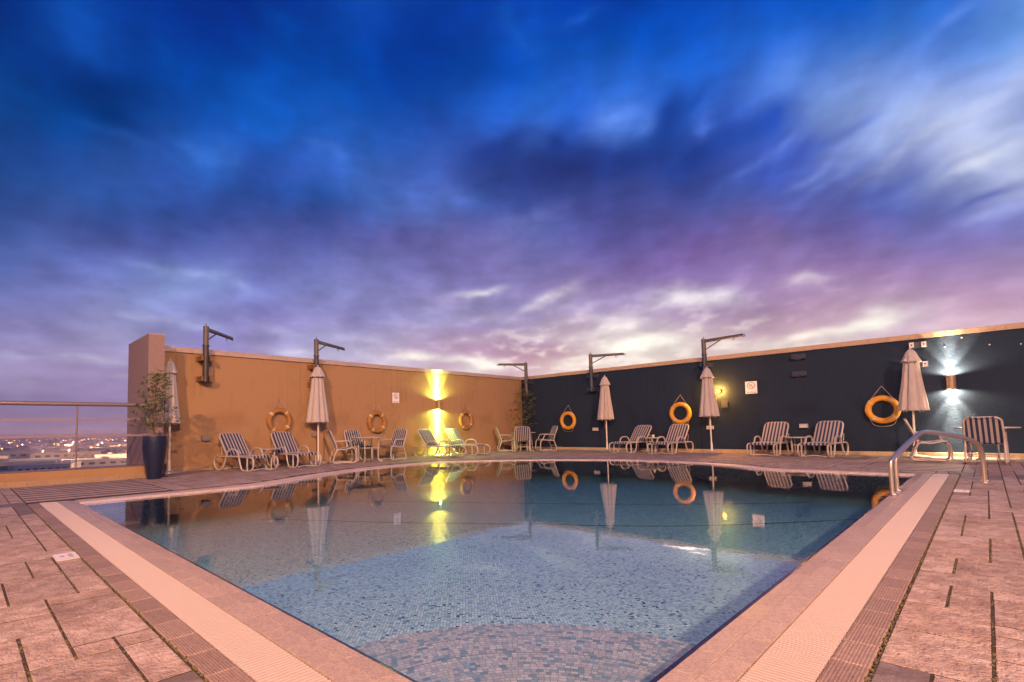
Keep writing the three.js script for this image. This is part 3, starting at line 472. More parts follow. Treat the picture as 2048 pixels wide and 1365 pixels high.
  for (let i = 0; i < nR; i++) { const x = plankR[0] + (i + 0.5) * pR, z = -(plankR[2] + plankR[3]) / 2; mesh('plank', gR, M.plank[(i * 2) % 3], deck).position.set(x + 0.06, -0.001, z); mesh('dark_strip', kR, M.inlay, deck).position.set(x - pR / 2 + 0.06, -0.003, z); }
  // moss and grit in the open joints
  const tuft = new THREE.IcosahedronGeometry(1, 0), inst = [], q = new THREE.Quaternion(), R2 = rng(909);
  const lines = [[-0.545, 0.2, -0.545, 7.9, 420], [0.4, -0.546, 10.3, -0.546, 420]];
  for (const [x, y, w, h] of list.slice(0, 130)) { const left = y > x; for (let s = 0; s < 2; s++) lines.push(left ? [x - w * c / 2 * (s ? 1 : -1), y - h * c / 2, x - w * c / 2 * (s ? 1 : -1), y + h * c / 2, Math.round(h * 5 * R2())] : [x - w * c / 2, y + h * c / 2 * (s ? 1 : -1), x + w * c / 2, y + h * c / 2 * (s ? 1 : -1), Math.round(w * 5 * R2())]); }
  for (const [x1, y1, x2, y2, n] of lines) for (let i = 0; i < n; i++) { const t = R2(), s = 0.0025 + 0.006 * R2() * R2(); q.setFromEuler(new THREE.Euler(R2() * 6, R2() * 6, R2() * 6)); inst.push(new THREE.Matrix4().compose(at(x1 + (x2 - x1) * t + (R2() - 0.5) * 0.008, y1 + (y2 - y1) * t + (R2() - 0.5) * 0.008, -0.005 + s * 0.5 * R2()), q, V3(s * 1.5, s, s * 1.3))); }
  const im = new THREE.InstancedMesh(tuft, M.moss, inst.length); inst.forEach((m, i) => im.setMatrixAt(i, m)); im.name = 'joint_moss'; stuff(im); deck.add(im);
}

// ---- walls
function wall(name, label, mat, geo, caps, capMats, skirts, skirtMats) {
  const w = thing(name, label, 'wall', 0, 0);
  w.rotation.set(0, 0, 0);
  mesh('wall_face', geo, mat, w);
  caps(w, capMats); skirts(w, skirtMats);
  return w;
}
const wallBox = (u1, u2, v1, v2, y1, y2) => {
  const g = new THREE.BoxGeometry(u2 - u1, y2 - y1, v2 - v1); g.translate((u1 + u2) / 2, (y1 + y2) / 2, -(v1 + v2) / 2);
  const p = g.attributes.position, n = g.attributes.normal, uv = g.attributes.uv;
  for (let i = 0; i < p.count; i++) Math.abs(n.getX(i)) > 0.5 ? uv.setXY(i, p.getZ(i), p.getY(i)) : Math.abs(n.getY(i)) > 0.5 ? uv.setXY(i, p.getX(i), p.getZ(i)) : uv.setXY(i, p.getX(i), p.getY(i));
  return g;
};
{
  const capG = (s) => { const g = box(s - 0.005, 0.13, 0.34); return g; }, skG = (s) => box(s - 0.004, 0.105, 0.018);
  const along = (g, name, mats, parent, a, b, step, pos, turn) => { const n = Math.round((b - a) / step), s = (b - a) / n, q = g(s); for (let i = 0; i < n; i++) { const m = mesh(name, q, mats[(i * 7) % 3 % mats.length], parent); m.position.copy(pos(a + (i + 0.5) * s)); m.rotation.y = turn; } };
  wall('beige_wall', 'tan rendered wall carrying three life rings and the yellow lit wall lamp', M.beige, wallBox(2.0, UW - 0.001, VW, VW + 0.25, -0.03, TOP), (w, m) => along(capG, 'coping_stone', m, w, 2.14, UW + 0.02, 0.42, (x) => at(x, VW + 0.125, TOP), 0), M.capPink, (w, m) => along(skG, 'skirting_tile', m, w, 2.14, UW - 0.02, 0.3, (x) => at(x, VW - 0.01, -0.002), 0), M.skirt);
  wall('blue_wall', 'dark navy rendered wall carrying the white lit wall lamp and small orange bulb', M.blue, wallBox(UW, UW + 0.25, -6, VW + 0.25, -0.03, TOP), (w, m) => along(capG, 'coping_stone', m, w, -6, VW - 0.05, 0.42, (x) => at(UW + 0.125, x, TOP), Math.PI / 2), M.capTan, (w, m) => along(skG, 'skirting_tile', m, w, -6, VW - 0.02, 0.3, (x) => at(UW - 0.01, x, -0.002), Math.PI / 2), M.skirtTan);
  const par = thing('parapet', 'low tan parapet under the glass railing', 'parapet', 0, 0); par.rotation.y = 0;
  mesh('wall_face', wallBox(-6, 1.787, 11.87, 12.3, -0.03, 0.262), M.beige, par);
  for (let i = 0; i < 8; i++) mesh('cap_slab', box(0.97, 0.022, 0.44), M.granite, par).position.copy(at(-5.5 + i * 0.975, 12.085, 0.262));
  along(skG, 'skirting_tile', M.skirt, par, -6, 1.78, 0.3, (x) => at(x, 11.861, -0.002), 0);
  const pil = thing('stone_pillar', 'tall pinkish stone pillar ending the tan wall beside the railing', 'pillar', 1.955, 13.275); pil.rotation.y = 0;
  const pg = wallBox(-0.165, 0.165, -0.975, 0.975, -0.7, 3.235); mesh('pillar_shaft', pg, M.pillar, pil);
  mesh('pillar_cap', box(0.336, 0.018, 1.956, 0, 3.235, 0), M.capPink[0], pil);
}
structure('roof_slab', (() => { const g = wallBox(-6, 16.5, -6, 14.3, GROUND, -0.72); return g; })(), std({ color: rgb(0.35, 0.3, 0.27), roughness: 0.9 }));

// ---- glass railing on the parapet
{
  const v = 12.08, r = thing('glass_railing', 'glass railing with round brown handrail in front of the city lights', 'railing', 0, 0); r.rotation.y = 0;
  mesh('handrail', rod(at(-6, v, 1.592), at(1.775, v, 1.592), 0.042, 16), M.rail, r);
  const posts = [-5.4, -3.45, -1.5, 0.47];
  for (const u of posts) { const p = mesh('post', rod(at(u, v, 0.284), at(u, v, 1.56), 0.017, 10), M.rail, r); const f = mesh('foot_plate', new THREE.CylinderGeometry(0.045, 0.05, 0.012, 14), M.rail, p); f.position.copy(at(u, v, 0.291)); }
  const ends = [...posts, 1.77];
  for (let i = 0; i < 4; i++) {
    const a = ends[i] + 0.02, b = ends[i + 1] - 0.012;
    const pane = mesh('glass_pane', (() => { const g = new THREE.PlaneGeometry(b - a, 1.2); g.translate((a + b) / 2, 0.935, -v); return g; })(), M.pane, r);
    for (const [y, h] of [[1.275, 0.042], [0.935, 0.05]]) mesh('frosted_stripe', (() => { const g = new THREE.BoxGeometry(b - a, h, 0.002); g.translate((a + b) / 2, y, -v + 0.003); return g; })(), M.film, pane);
  }
}

// ================================================================ things on the walls
// ---- davits: a swivelling post and arm held off the wall by two clamps
function davit(label, wall, along, armEnd, bracketMat, postMat) {
  const off = 0.25, beige = wall === 'beige', base = beige ? [along, VW - off] : [UW - off, along], d = thing('davit', label, 'davit', base[0], base[1], 2.24, beige ? [0, -1] : [-1, 0], 'swivel davits along the wall tops');
  d.rotation.y = 0;
  const post = mesh('post', new THREE.CylinderGeometry(0.072, 0.072, 0.93, 20), postMat, d); post.position.y = 0.465;
  const up = mesh('swivel_post', new THREE.CylinderGeometry(0.068, 0.068, 0.5, 20), M.davitLight, d); up.position.y = 0.93 + 0.25;
  mesh('collar', new THREE.CylinderGeometry(0.088, 0.088, 0.025, 20), postMat, d).position.y = 0.93;
  mesh('top_pin', rod([0, 1.43, 0], [0, 1.5, 0], 0.012, 8), M.davit, d);
  const e = V3(armEnd[0] - base[0], 0, -(armEnd[1] - base[1])), L = e.length(), n = e.clone().divideScalar(L);
  const a0 = n.clone().multiplyScalar(0.06).setY(1.36), a1 = e.clone().setY(1.385);
  const arm = mesh('arm', rod(a0, a1, 0.052, 16, 0.044), M.davitLight, d);
  mesh('end_eye', new THREE.TorusGeometry(0.032, 0.01, 8, 18).rotateY(Math.atan2(-n.z, n.x)).translate(a1.x + n.x * 0.035, a1.y - 0.02, a1.z + n.z * 0.035), M.davit, arm);
  mesh('shackle', new THREE.TorusGeometry(0.035, 0.006, 6, 18).rotateY(Math.atan2(-n.z, n.x)).translate(e.x * 0.78, 1.3, e.z * 0.78), M.davit, arm);
  mesh('brace', rod(n.clone().multiplyScalar(0.06).setY(1.08), n.clone().multiplyScalar(Math.min(0.55, L * 0.45)).setY(1.33), 0.018, 10), M.davitLight, d);
  for (const y of [0.6, 0.08]) {
    const c = mesh('wall_clamp', mergeGeometries([-1, 1].map((s) => beige ? box(0.05, 0.13, off + 0.09, s * 0.105, y - 0.065, -(off - 0.09) / 2) : box(off + 0.09, 0.13, 0.05, (off - 0.09) / 2, y - 0.065, s * 0.105))), bracketMat, d);
    mesh('clamp_plate', beige ? box(0.34, 0.15, 0.016, 0, y - 0.075, -off + 0.008) : box(0.016, 0.15, 0.34, off - 0.008, y - 0.075, 0), bracketMat, c);
    mesh('clamp_bolt', beige ? rod([-0.15, y, 0.04], [0.15, y, 0.04], 0.012, 8) : rod([-0.04, y, -0.15], [-0.04, y, 0.15], 0.012, 8), M.davit, c);
  }
  return d;
}
davit('dark davit on the tan wall next to the stone pillar', 'beige', 3.2, [4.25, 13.95], M.davitTan, M.davit);
davit('dark davit on the tan wall directly behind a closed parasol', 'beige', 6.3, [7.75, 13.7], M.davitTan, M.davit);
davit('davit in the corner of the two walls with its arm over the tan wall', 'blue', 12.63, [15.18, 13.45], M.navyPaint, M.davitLight);
davit('davit on the navy wall between the corner life ring and a parasol', 'blue', 9.5, [16.68, 8.5], M.navyPaint, M.navyPaint);
davit('davit on the navy wall behind the parasol by the orange bulb', 'blue', 5.34, [15.89, 4.15], M.navyPaint, M.navyPaint);
// empty davit clamps
function clamps(label, v, mat) {
  const d = thing('davit_bracket', label, 'bracket', UW, v, 2.24, [0, 1], 'empty davit brackets on the navy wall'); d.rotation.y = 0;
  for (const y of [0.5, 0]) {
    const c = mesh('back_plate', box(0.016, 0.16, 0.34, -0.008, y, 0), M.navyPaint, d);
    for (const s of [-1, 1]) { mesh('channel', mergeGeometries([box(0.15, 0.012, 0.09, -0.09, y + 0.014, s * 0.115), box(0.15, 0.012, 0.09, -0.09, y + 0.134, s * 0.115), box(0.012, 0.11, 0.09, -0.16, y + 0.025, s * 0.115)]), mat, c); mesh('bolt', rod([-0.17, y + 0.08, s * 0.115], [-0.13, y + 0.08, s * 0.115], 0.02, 10), M.dark, c); }
  }
}
clamps('pair of empty steel davit brackets above the two chaises past the no diving sign', 2.79, M.navyPaint);
clamps('pair of steel davit brackets beside the white lit wall lamp', 0.2, M.galvanised);

// ---- life rings
function ring(label, wall, along, y, mat) {
  const beige = wall === 'beige', r = thing('life_ring', label, 'life ring', beige ? along : UW - 0.085, beige ? VW - 0.085 : along, y, beige ? [0, -1] : [-1, 0], 'life rings hung on the walls');
  const body = mesh('ring_body', new THREE.TorusGeometry(0.298, 0.073, 16, 48).scale(1, 1, 0.95), mat, r);
  for (let k = 0; k < 4; k++) { const a = Math.PI / 4 + k * Math.PI / 2 + 0.12; mesh('band', new THREE.TorusGeometry(0.298, 0.0755, 16, 4, 0.2).rotateZ(a - 0.1).scale(1, 1, 0.96), M.band, body); }
  const top = V3(0, 0.62, -0.06), q = (a, rr = 0.372) => V3(Math.cos(a) * rr, Math.sin(a) * rr, 0.02);
  mesh('hanging_rope', mergeGeometries([rod(top, q(2.2), 0.006, 6), rod(top, q(0.94), 0.006, 6)]), M.rope, r);
  mesh('grab_line', tube([q(-0.75, 0.374), V3(0.2, -0.4, 0.0), V3(0.0, -0.445, 0), V3(-0.19, -0.405, 0), q(-2.4, 0.374)], 0.0065, 24, false, 6), M.rope, r);
  mesh('hook', rod([0, 0.62, -0.085], [0, 0.625, -0.045], 0.009, 8), M.davit, r);
}
ring('faded orange life ring above the chaises near the stone pillar', 'beige', 5.24, 1.25, M.faded);
ring('faded orange life ring above the dining set on the tan wall', 'beige', 8.57, 1.2, M.faded);
ring('orange life ring on the tan wall just past the yellow lamp', 'beige', 12.71, 1.25, M.faded);
ring('orange life ring on the navy wall near the corner of the walls', 'blue', 10.72, 1.16, M.orange);
ring('orange life ring directly above a striped chaise near the orange bulb', 'blue', 6.26, 1.3, M.orange);
ring('orange life ring half hidden by the parasol near the white lamp', 'blue', 0.98, 1.21, M.orange);

// ---- no-diving signs
function signMap(ink) {
  const c = document.createElement('canvas'); c.width = 320; c.height = 384; const g = c.getContext('2d');
  g.fillStyle = '#ece6e2'; g.fillRect(0, 0, 320, 384); g.strokeStyle = ink; g.lineWidth = 15; g.beginPath(); g.arc(160, 132, 98, 0, 7); g.stroke();
  g.lineWidth = 7; g.beginPath(); g.moveTo(104, 168); for (let i = 0; i <= 28; i++) g.lineTo(104 + i * 4, 172 + 7 * Math.sin(i * 0.9)); g.stroke();
  g.lineWidth = 13; g.beginPath(); g.moveTo(196, 88); g.lineTo(150, 122); g.lineTo(118, 120); g.stroke(); g.beginPath(); g.arc(112, 138, 11, 0, 7); g.fillStyle = ink; g.fill();
  g.lineWidth = 15; g.beginPath(); g.moveTo(92, 62); g.lineTo(229, 202); g.stroke();
  g.textAlign = 'center'; g.font = 'bold 50px sans-serif'; g.fillText('\u0645\u0645\u0646\u0648\u0639 \u0627\u0644\u063A\u0637\u0633', 160, 300); g.font = 'bold 52px sans-serif'; g.fillText('No Diving', 160, 360);
  const t = new THREE.CanvasTexture(c); t.colorSpace = THREE.SRGBColorSpace; return t;
}
function sign(label, wall, along, y, w, h, ink) {
  const beige = wall === 'beige', s = thing('no_diving_sign', label, 'sign', beige ? along : UW - 0.006, beige ? VW - 0.006 : along, y, beige ? [0, -1] : [-1, 0], 'no diving signs');
  mesh('plate', new THREE.BoxGeometry(w, h, 0.008), std({ color: rgb(0.72, 0.67, 0.63), roughness: 0.5 }), s);
  const f = mesh('print', new THREE.PlaneGeometry(w - 0.006, h - 0.006), std({ map: signMap(ink), roughness: 0.5 }), s); f.position.z = 0.0052;
}
sign('white no diving sign on the tan wall', 'beige', 9.41, 2.02, 0.29, 0.35, '#2a2038');
sign('white no diving sign on the navy wall', 'blue', 4.09, 2.015, 0.33, 0.38, '#5a2a34');

// ---- small weatherproof boxes low on the walls, the oval trace and the recessed cover, wall plugs
function wallBoxThing(label, wall, along, y, mat, w = 0.2) {
  const beige = wall === 'beige', b = thing('socket_box', label, 'socket box', beige ? along : UW, beige ? VW : along, y, beige ? [0, -1] : [-1, 0], 'socket boxes low on the walls');
  mesh('housing', box(w, 0.115, 0.085, 0, -0.057, 0.0425), mat, b); mesh('hinged_cover', box(w - 0.02, 0.095, 0.012, 0, -0.047, 0.0905), mat, b);
}
wallBoxThing('grey socket box on the tan wall near the pillar end chaise', 'beige', 3.29, 0.805, M.greyBox);
wallBoxThing('grey socket box on the tan wall behind the parasol pole', 'beige', 6.35, 0.835, M.greyBox, 0.18);
wallBoxThing('pale socket box on the navy wall beside the parasol nearest the corner', 'blue', 9.52, 0.8, M.paleBox, 0.22);
wallBoxThing('pale socket box on the navy wall behind the parasol by the bulb', 'blue', 5.34, 0.8, M.paleBox);
wallBoxThing('pale socket box between two chaises under the empty brackets', 'blue', 2.77, 0.81, M.paleBox);
{
  const c = thing('junction_cover', 'flush navy cover plate on the wall below the orange bulb', 'cover plate', UW, 4.885, 1.54, [-1, 0]);
  mesh('plate', box(0.17, 0.2, 0.012, 0, -0.1, 0.006), M.navyPaint, c); mesh('rim', mergeGeometries([box(0.19, 0.01, 0.018, 0, 0.1, 0.009), box(0.19, 0.01, 0.018, 0, -0.11, 0.009), box(0.01, 0.2, 0.018, 0.09, -0.1, 0.009), box(0.01, 0.2, 0.018, -0.09, -0.1, 0.009)]), M.davit, c);
  const pl = [[-0.29, 2.71], [-0.6, 2.9], [-1.06, 2.67], [-1.56, 2.62]]; let src;
  for (const [v, y] of pl) {
    const label = 'small white wall plug high on the navy wall near the lamp';
    if (!src) { src = thing('wall_plug', label, 'wall plug', UW - 0.006, v, y, [-1, 0], 'white wall plugs'); mesh('plug_head', new THREE.CylinderGeometry(0.014, 0.016, 0.014, 12).rotateX(Math.PI / 2), M.paleBox, src); } else again(src, label, UW - 0.006, v, y, [-1, 0]);
  }
}

// ---- up-and-down wall lamps: a shell open at both ends, a glowing lens in each end and a light just outside it
function sconce(label, wall, along, y, r, mat, color, wide, narrow, lensGlow, core) {
  const beige = wall === 'beige', off = 0.025 + r + 0.012, s = thing('wall_lamp', label, 'wall lamp', beige ? along : UW - off, beige ? VW - off : along, y, beige ? [0, -1] : [-1, 0]);
  const h = 0.155;
  const prof = [[r - 0.004, -h + 0.03], [r - 0.004, -h], [r, -h], [r, h], [r - 0.004, h], [r - 0.004, h - 0.03]].map(([a, b]) => new THREE.Vector2(a, b));
  mesh('shell', new THREE.LatheGeometry(prof, 32), mat, s);
  mesh('back_plate', box(r * 1.5, 2 * h - 0.05, 0.02, 0, -h + 0.025, -off + 0.01), mat, s);
  mesh('stem', rod([0, 0, -off + 0.02], [0, 0, -r + 0.004], 0.022, 12), mat, s);
  for (const k of [-1, 1]) {
    const lens = mesh('lamp_lens', new THREE.CircleGeometry(r - 0.006, 28).rotateX(k > 0 ? -Math.PI / 2 : Math.PI / 2), std({ color: rgb(0.3, 0.3, 0.3), emissive: color, emissiveIntensity: lensGlow }), s); lens.position.y = k * (h - 0.028);
    for (const [I, angle, pen] of [[wide, 1.5, 0.25], [narrow, 0.62, 0.35], [core, 0.3, 0.85]]) {
      const l = new THREE.SpotLight(color, I, 0, angle, pen, 2); l.position.set(0, k * (h + 0.004), 0); l.target.position.set(0, k * 4, 0); l.castShadow = true; l.shadow.radius = 1.4; l.name = 'lamp_beam'; s.add(l, l.target);
    }
  }
  return s;
}
sconce('bronze up and down wall lamp glowing yellow on the tan wall', 'beige', 11.3, 1.83, 0.075, M.bronze, rgb(0.74, 1, 0.2), 14, 70, 8, 620);
sconce('bronze up and down wall lamp glowing white on the navy wall', 'blue', -0.355, 1.83, 0.088, M.bronze, rgb(1, 0.76, 0.48), 13, 50, 6, 190);
{
  const b = thing('bulb_lamp', 'small bare orange bulb shining on the navy wall', 'bulb lamp', UW, 5.02, 1.96, [-1, 0]), col = rgb(1, 0.42, 0.06);
  mesh('lamp_base', new THREE.CylinderGeometry(0.045, 0.05, 0.05, 18).rotateX(Math.PI / 2).translate(0, 0, 0.025), M.navyPaint, b);
  const g = mesh('light_bulb', new THREE.SphereGeometry(0.06, 18, 12).scale(1, 1, 1.2), std({ color: rgb(0.4, 0.3, 0.2), emissive: rgb(1, 0.33, 0.04), emissiveIntensity: 9 }), b); g.position.z = 0.085;
  const l = new THREE.PointLight(col, 16); l.position.set(0, 0, 0.085); l.castShadow = true; l.shadow.radius = 1.8; l.name = 'bulb_light'; b.add(l);
}

// ================================================================ furniture
const mirror = (pts, x) => pts.map(([z, y]) => V3(x, y, z));
// ---- chaise: one bent tube a side makes front loop, armrest and rear loop
function chaise(label, u, v, dir, recline = 0) {
  const c = thing('chaise', label, 'chaise', u, v, 0, dir, 'striped sling chaises round the pool'), X = 0.31, r = 0.0205;
  const side = [[0.58, 0.365], [0.69, 0.36], [0.775, 0.315], [0.80, 0.22], [0.775, 0.1], [0.71, 0.03], [0.62, r], [0.48, r], [0.40, 0.04], [0.34, 0.13], [0.285, 0.31], [0.25, 0.45], [0.19, 0.53], [0.09, 0.555], [-0.06, 0.55], [-0.155, 0.5], [-0.215, 0.37], [-0.29, 0.17], [-0.35, 0.06], [-0.43, r], [-0.54, r], [-0.63, 0.06], [-0.68, 0.15], [-0.68, 0.26], [-0.63, 0.345], [-0.54, 0.372]];
  for (const s of [-1, 1]) {
    mesh('side_frame', tube(mirror(side, s * X), r, 110, false, 8), M.white, c);
    mesh('seat_rail', rod([s * X, 0.365, 0.6], [s * X, 0.372, -0.56], 0.0185, 8), M.white, c);
    mesh('front_post', rod([s * X, 0.02, 0.575], [s * X, 0.36, 0.575], 0.0175, 8), M.white, c);
  }
  mesh('floor_bar', tube([[-X, r, 0.6], [-X * 0.65, 0.022, 0.6], [-X * 0.25, 0.042, 0.6], [X * 0.25, 0.042, 0.6], [X * 0.65, 0.022, 0.6], [X, r, 0.6]], 0.0185, 30), M.white, c);
  mesh('floor_bar', tube([[-X, r, -0.49], [-X * 0.65, 0.022, -0.49], [-X * 0.25, 0.042, -0.49], [X * 0.25, 0.042, -0.49], [X * 0.65, 0.022, -0.49], [X, r, -0.49]], 0.0185, 30), M.white, c);
  mesh('cross_bar', mergeGeometries([rod([-X, 0.36, 0.62], [X, 0.36, 0.62], 0.014, 8), rod([-X, 0.35, -0.2], [X, 0.35, -0.2], 0.014, 8)]), M.white, c);
  const zt = -0.58 - recline, yt = 0.965 - recline * 0.55, L = (t) => [-0.2 + (zt + 0.2) * t, 0.385 + (yt - 0.385) * t], W = 0.285;
  const B = (x, t) => V3(x, L(t)[1], L(t)[0]);
  mesh('back_frame', tube([B(-W, 0), B(-W, 0.3), B(-W, 0.6), B(-W, 0.82), B(-W + 0.03, 0.94), B(-W + 0.1, 0.995), B(0, 1), B(W - 0.1, 0.995), B(W - 0.03, 0.94), B(W, 0.82), B(W, 0.6), B(W, 0.3), B(W, 0)], 0.0205, 70), M.white, c);
  mesh('back_sling', strip([0.02, 0.25, 0.5, 0.75, 0.97, 1.015].map((t, i) => { const [z, y] = L(t); return [z + 0.016 * (i < 5 ? 1 : -0.6), y + 0.012]; }), 0.525, 0.024, 24, (t) => 1 - 0.42 * Math.pow(Math.max(0, (t - 0.84) / 0.16), 2)), M.sling, c);
  mesh('seat_sling', strip([[0.62, 0.335], [0.645, 0.36], [0.61, 0.388], [0.4, 0.39], [0.15, 0.384], [-0.08, 0.376], [-0.2, 0.392]], 0.56, 0.024, 34), M.sling, c);
  for (const s of [-1, 1]) mesh('back_prop', tube([B(s * (W + 0.018), 0.42), V3(s * (W + 0.03), L(0.42)[1] - 0.02, L(0.42)[0] - 0.05), V3(s * (W + 0.02), 0.5, L(0.42)[0] - 0.05), V3(s * (W + 0.015), 0.372, L(0.42)[0] - 0.03)], 0.008, 20, false, 6), M.white, c);
  for (const m of c.children) m.geometry.scale(1.06, 0.955, 1.15);
  return c;
}
// ---- dining armchair
const chairProto = (() => {
  const c = thing('armchair', '', 'armchair', 0, 0, 0, [0, 1], 'striped sling armchairs at the dining tables'), X = 0.285, r = 0.0205;
  const loop = [[-0.17, 0.405], [-0.235, 0.32], [-0.285, 0.19], [-0.315, 0.09], [-0.29, 0.03], [-0.2, r], [0, 0.034], [0.2, r], [0.3, 0.035], [0.335, 0.11], [0.33, 0.28], [0.305, 0.395], [0.235, 0.44], [0.13, 0.425], [0, 0.4]];
  for (const s of [-1, 1]) {
    mesh('side_frame', tube(mirror(loop, s * X), r, 90, true, 8), M.white, c);
    mesh('back_upright', tube([V3(s * X, 0.29, -0.245), V3(s * X, 0.42, -0.205), V3(s * X, 0.56, -0.24), V3(s * (X - 0.005), 0.72, -0.305), V3(s * (X - 0.01), 0.8, -0.335)], r, 26), M.white, c);
    mesh('armrest', tube([V3(s * (X + 0.005), 0.625, -0.27), V3(s * (X + 0.01), 0.638, -0.18), V3(s * (X + 0.01), 0.638, 0.1), V3(s * (X + 0.008), 0.615, 0.16), V3(s * X, 0.44, 0.235)], 0.0145, 30), M.white, c);
  }
  mesh('stretcher', mergeGeometries([rod([-X, 0.205, -0.28], [X, 0.205, -0.28], 0.014, 8), rod([-X, 0.4, 0.0], [X, 0.4, 0], 0.012, 8)]), M.white, c);
  const b = (x, y, z) => V3(x, y, z);
  mesh('back_frame', tube([b(-X + 0.01, 0.8, -0.335), b(-X + 0.014, 0.87, -0.365), b(-X + 0.05, 0.922, -0.388), b(-X + 0.13, 0.94, -0.396), b(0, 0.944, -0.398), b(X - 0.13, 0.94, -0.396), b(X - 0.05, 0.922, -0.388), b(X - 0.014, 0.87, -0.365), b(X - 0.01, 0.8, -0.335)], r, 40), M.white, c);
  mesh('back_sling', strip([[-0.165, 0.43], [-0.205, 0.53], [-0.26, 0.66], [-0.325, 0.8], [-0.375, 0.925], [-0.4, 0.965], [-0.418, 0.93]], 0.525, 0.022, 28, (t) => 1 - 0.3 * Math.pow(Math.max(0, (t - 0.78) / 0.22), 1.5)), M.sling, c);
  mesh('seat_sling', strip([[0.25, 0.40], [0.272, 0.438], [0.22, 0.458], [0.08, 0.44], [-0.06, 0.425], [-0.165, 0.43]], 0.535, 0.03, 26), M.sling, c);
  return c;
})();
let firstChair = true;
function armchair(label, u, v, dir) {
  if (firstChair) { firstChair = false; chairProto.position.copy(at(u, v)); chairProto.rotation.y = Math.atan2(dir[0], -dir[1]); chairProto.userData.label = label; return chairProto; }
  return again(chairProto, label, u, v, 0, dir);
}
// ---- round tables: dining and side
function roundTable(name, label, group, u, v, R, H, turn) {
  const t = thing(name, label, 'table', u, v, 0, [Math.sin(turn), Math.cos(turn)], group);
  const top = mesh('table_top', new THREE.LatheGeometry([[0.001, H - 0.012], [R - 0.012, H - 0.012], [R - 0.002, H - 0.02], [R, H - 0.008], [R - 0.002, H + 0.004], [R - 0.012, H + 0.008], [R - 0.02, H], [0.001, H]].map((p) => new THREE.Vector2(...p)), 40), M.white, t);
  mesh('rim', new THREE.TorusGeometry(R - 0.004, 0.013, 8, 44).rotateX(Math.PI / 2).translate(0, H - 0.006, 0), M.white, top);
  const q = R * 0.62;
  for (let k = 0; k < 4; k++) { const a = Math.PI / 4 + k * Math.PI / 2, cx = Math.cos(a), cz = Math.sin(a); mesh('leg', tube([V3(cx * q, H - 0.02, cz * q), V3(cx * q * 0.98, H * 0.5, cz * q * 0.98), V3(cx * q * 0.98, 0.1, cz * q * 0.98), V3(cx * (q + 0.04), 0.03, cz * (q + 0.04)), V3(cx * (q + 0.13), 0.016, cz * (q + 0.13))], 0.019, 34), M.white, t); }
  const ringY = H * 0.56; mesh('leg_ring', mergeGeometries([0, 1, 2, 3].map((k) => { const a = Math.PI / 4 + k * Math.PI / 2, b = a + Math.PI / 2; return rod([Math.cos(a) * q * 0.98, ringY, Math.sin(a) * q * 0.98], [Math.cos(b) * q * 0.98, ringY, Math.sin(b) * q * 0.98], 0.012, 8); })), M.white, t);
  return t;
}
const DT = 'white round dining tables', SG = 'small white side tables between chaises';
// tan wall side
chaise('striped chaise nearest the stone pillar by the tan wall', 3.9, 12.14, [0.18, -0.98]);
chaise('striped chaise under the faded life ring beside the parasol pole', 5.25, 12.27, [0.03, -1]);
roundTable('side_table', 'white side table between the two chaises near the pillar', SG, 4.62, 12.3, 0.27, 0.5, 0.3);
chaise('striped chaise in front of the yellow lamp, on the dining set side', 10.3, 11.98, [0.12, -0.99]);
chaise('striped chaise lit green white just past the yellow lamp', 11.68, 12.12, [0.06, -1]);
roundTable('side_table', 'white side table between the chaises under the yellow lamp', SG, 11.0, 12.1, 0.26, 0.5, 0.2);
armchair('striped armchair at the tan wall table on the parasol side', 6.74, 12.15, [0.93, -0.36]);
armchair('striped armchair between the tan wall and its round table', 7.6, 12.62, [0.02, -1]);
armchair('striped armchair at the tan wall table on the yellow lamp side', 8.42, 12.0, [-0.96, -0.12]);
roundTable('dining_table', 'white round dining table by the tan wall under the second life ring', DT, 7.52, 11.98, 0.5, 0.725, 0.15);
// corner
armchair('striped armchair in the corner set with its back to the tan wall', 14.33, 12.42, [0.75, -0.66]);
armchair('striped armchair in the corner set with its back to the pool', 13.98, 11.38, [0.66, 0.75]);
armchair('striped armchair in the corner set facing the pool from behind the table', 15.2, 12.2, [-0.72, -0.69]);
armchair('striped armchair in the corner set beside the navy wall life ring', 15.22, 11.12, [-0.83, 0.56]);
roundTable('dining_table', 'white round dining table in the corner of the walls', DT, 14.66, 11.78, 0.46, 0.725, 0.6);
// navy wall side
chaise('striped chaise by the navy wall next to the parasol nearest the corner', 15.39, 7.58, [-0.99, 0.11], 0.03);
chaise('striped chaise under the orange life ring near the orange bulb', 15.2, 6.19, [-1, 0.05]);
roundTable('side_table', 'white side table holding a small cup between chaises by the navy wall', SG, 15.3, 6.88, 0.27, 0.5, 0.4);
chaise('striped chaise below the empty brackets on the no diving sign side', 15.43, 3.43, [-1, 0.03]);
chaise('striped chaise below the empty brackets on the parasol side', 15.42, 2.17, [-1, 0.09]);
roundTable('side_table', 'white side table under the pale socket box between two chaises', SG, 15.6, 2.8, 0.28, 0.5, 0.1);
armchair('striped armchair in front of the white lamp with its side to the pool', 14.42, 0.02, [0.12, -1]);
armchair('striped armchair at the white lamp set with its back to the pool', 13.98, -0.86, [1, -0.06]);
armchair('striped armchair at the white lamp set on the side away from the parasol', 14.45, -1.82, [-0.05, 1]);
roundTable('dining_table', 'white round dining table in front of the white wall lamp', DT, 14.78, -0.9, 0.5, 0.725, 0.3);
{
  const c = thing('cup', 'small pale cup on the side table by the navy wall', 'cup', 15.3, 6.84, 0.5);
  mesh('cup_body', new THREE.LatheGeometry([[0.001, 0], [0.036, 0], [0.045, 0.1], [0.041, 0.1], [0.034, 0.008], [0.001, 0.008]].map((p) => new THREE.Vector2(...p)), 20), M.umbrellaPole, c);
}

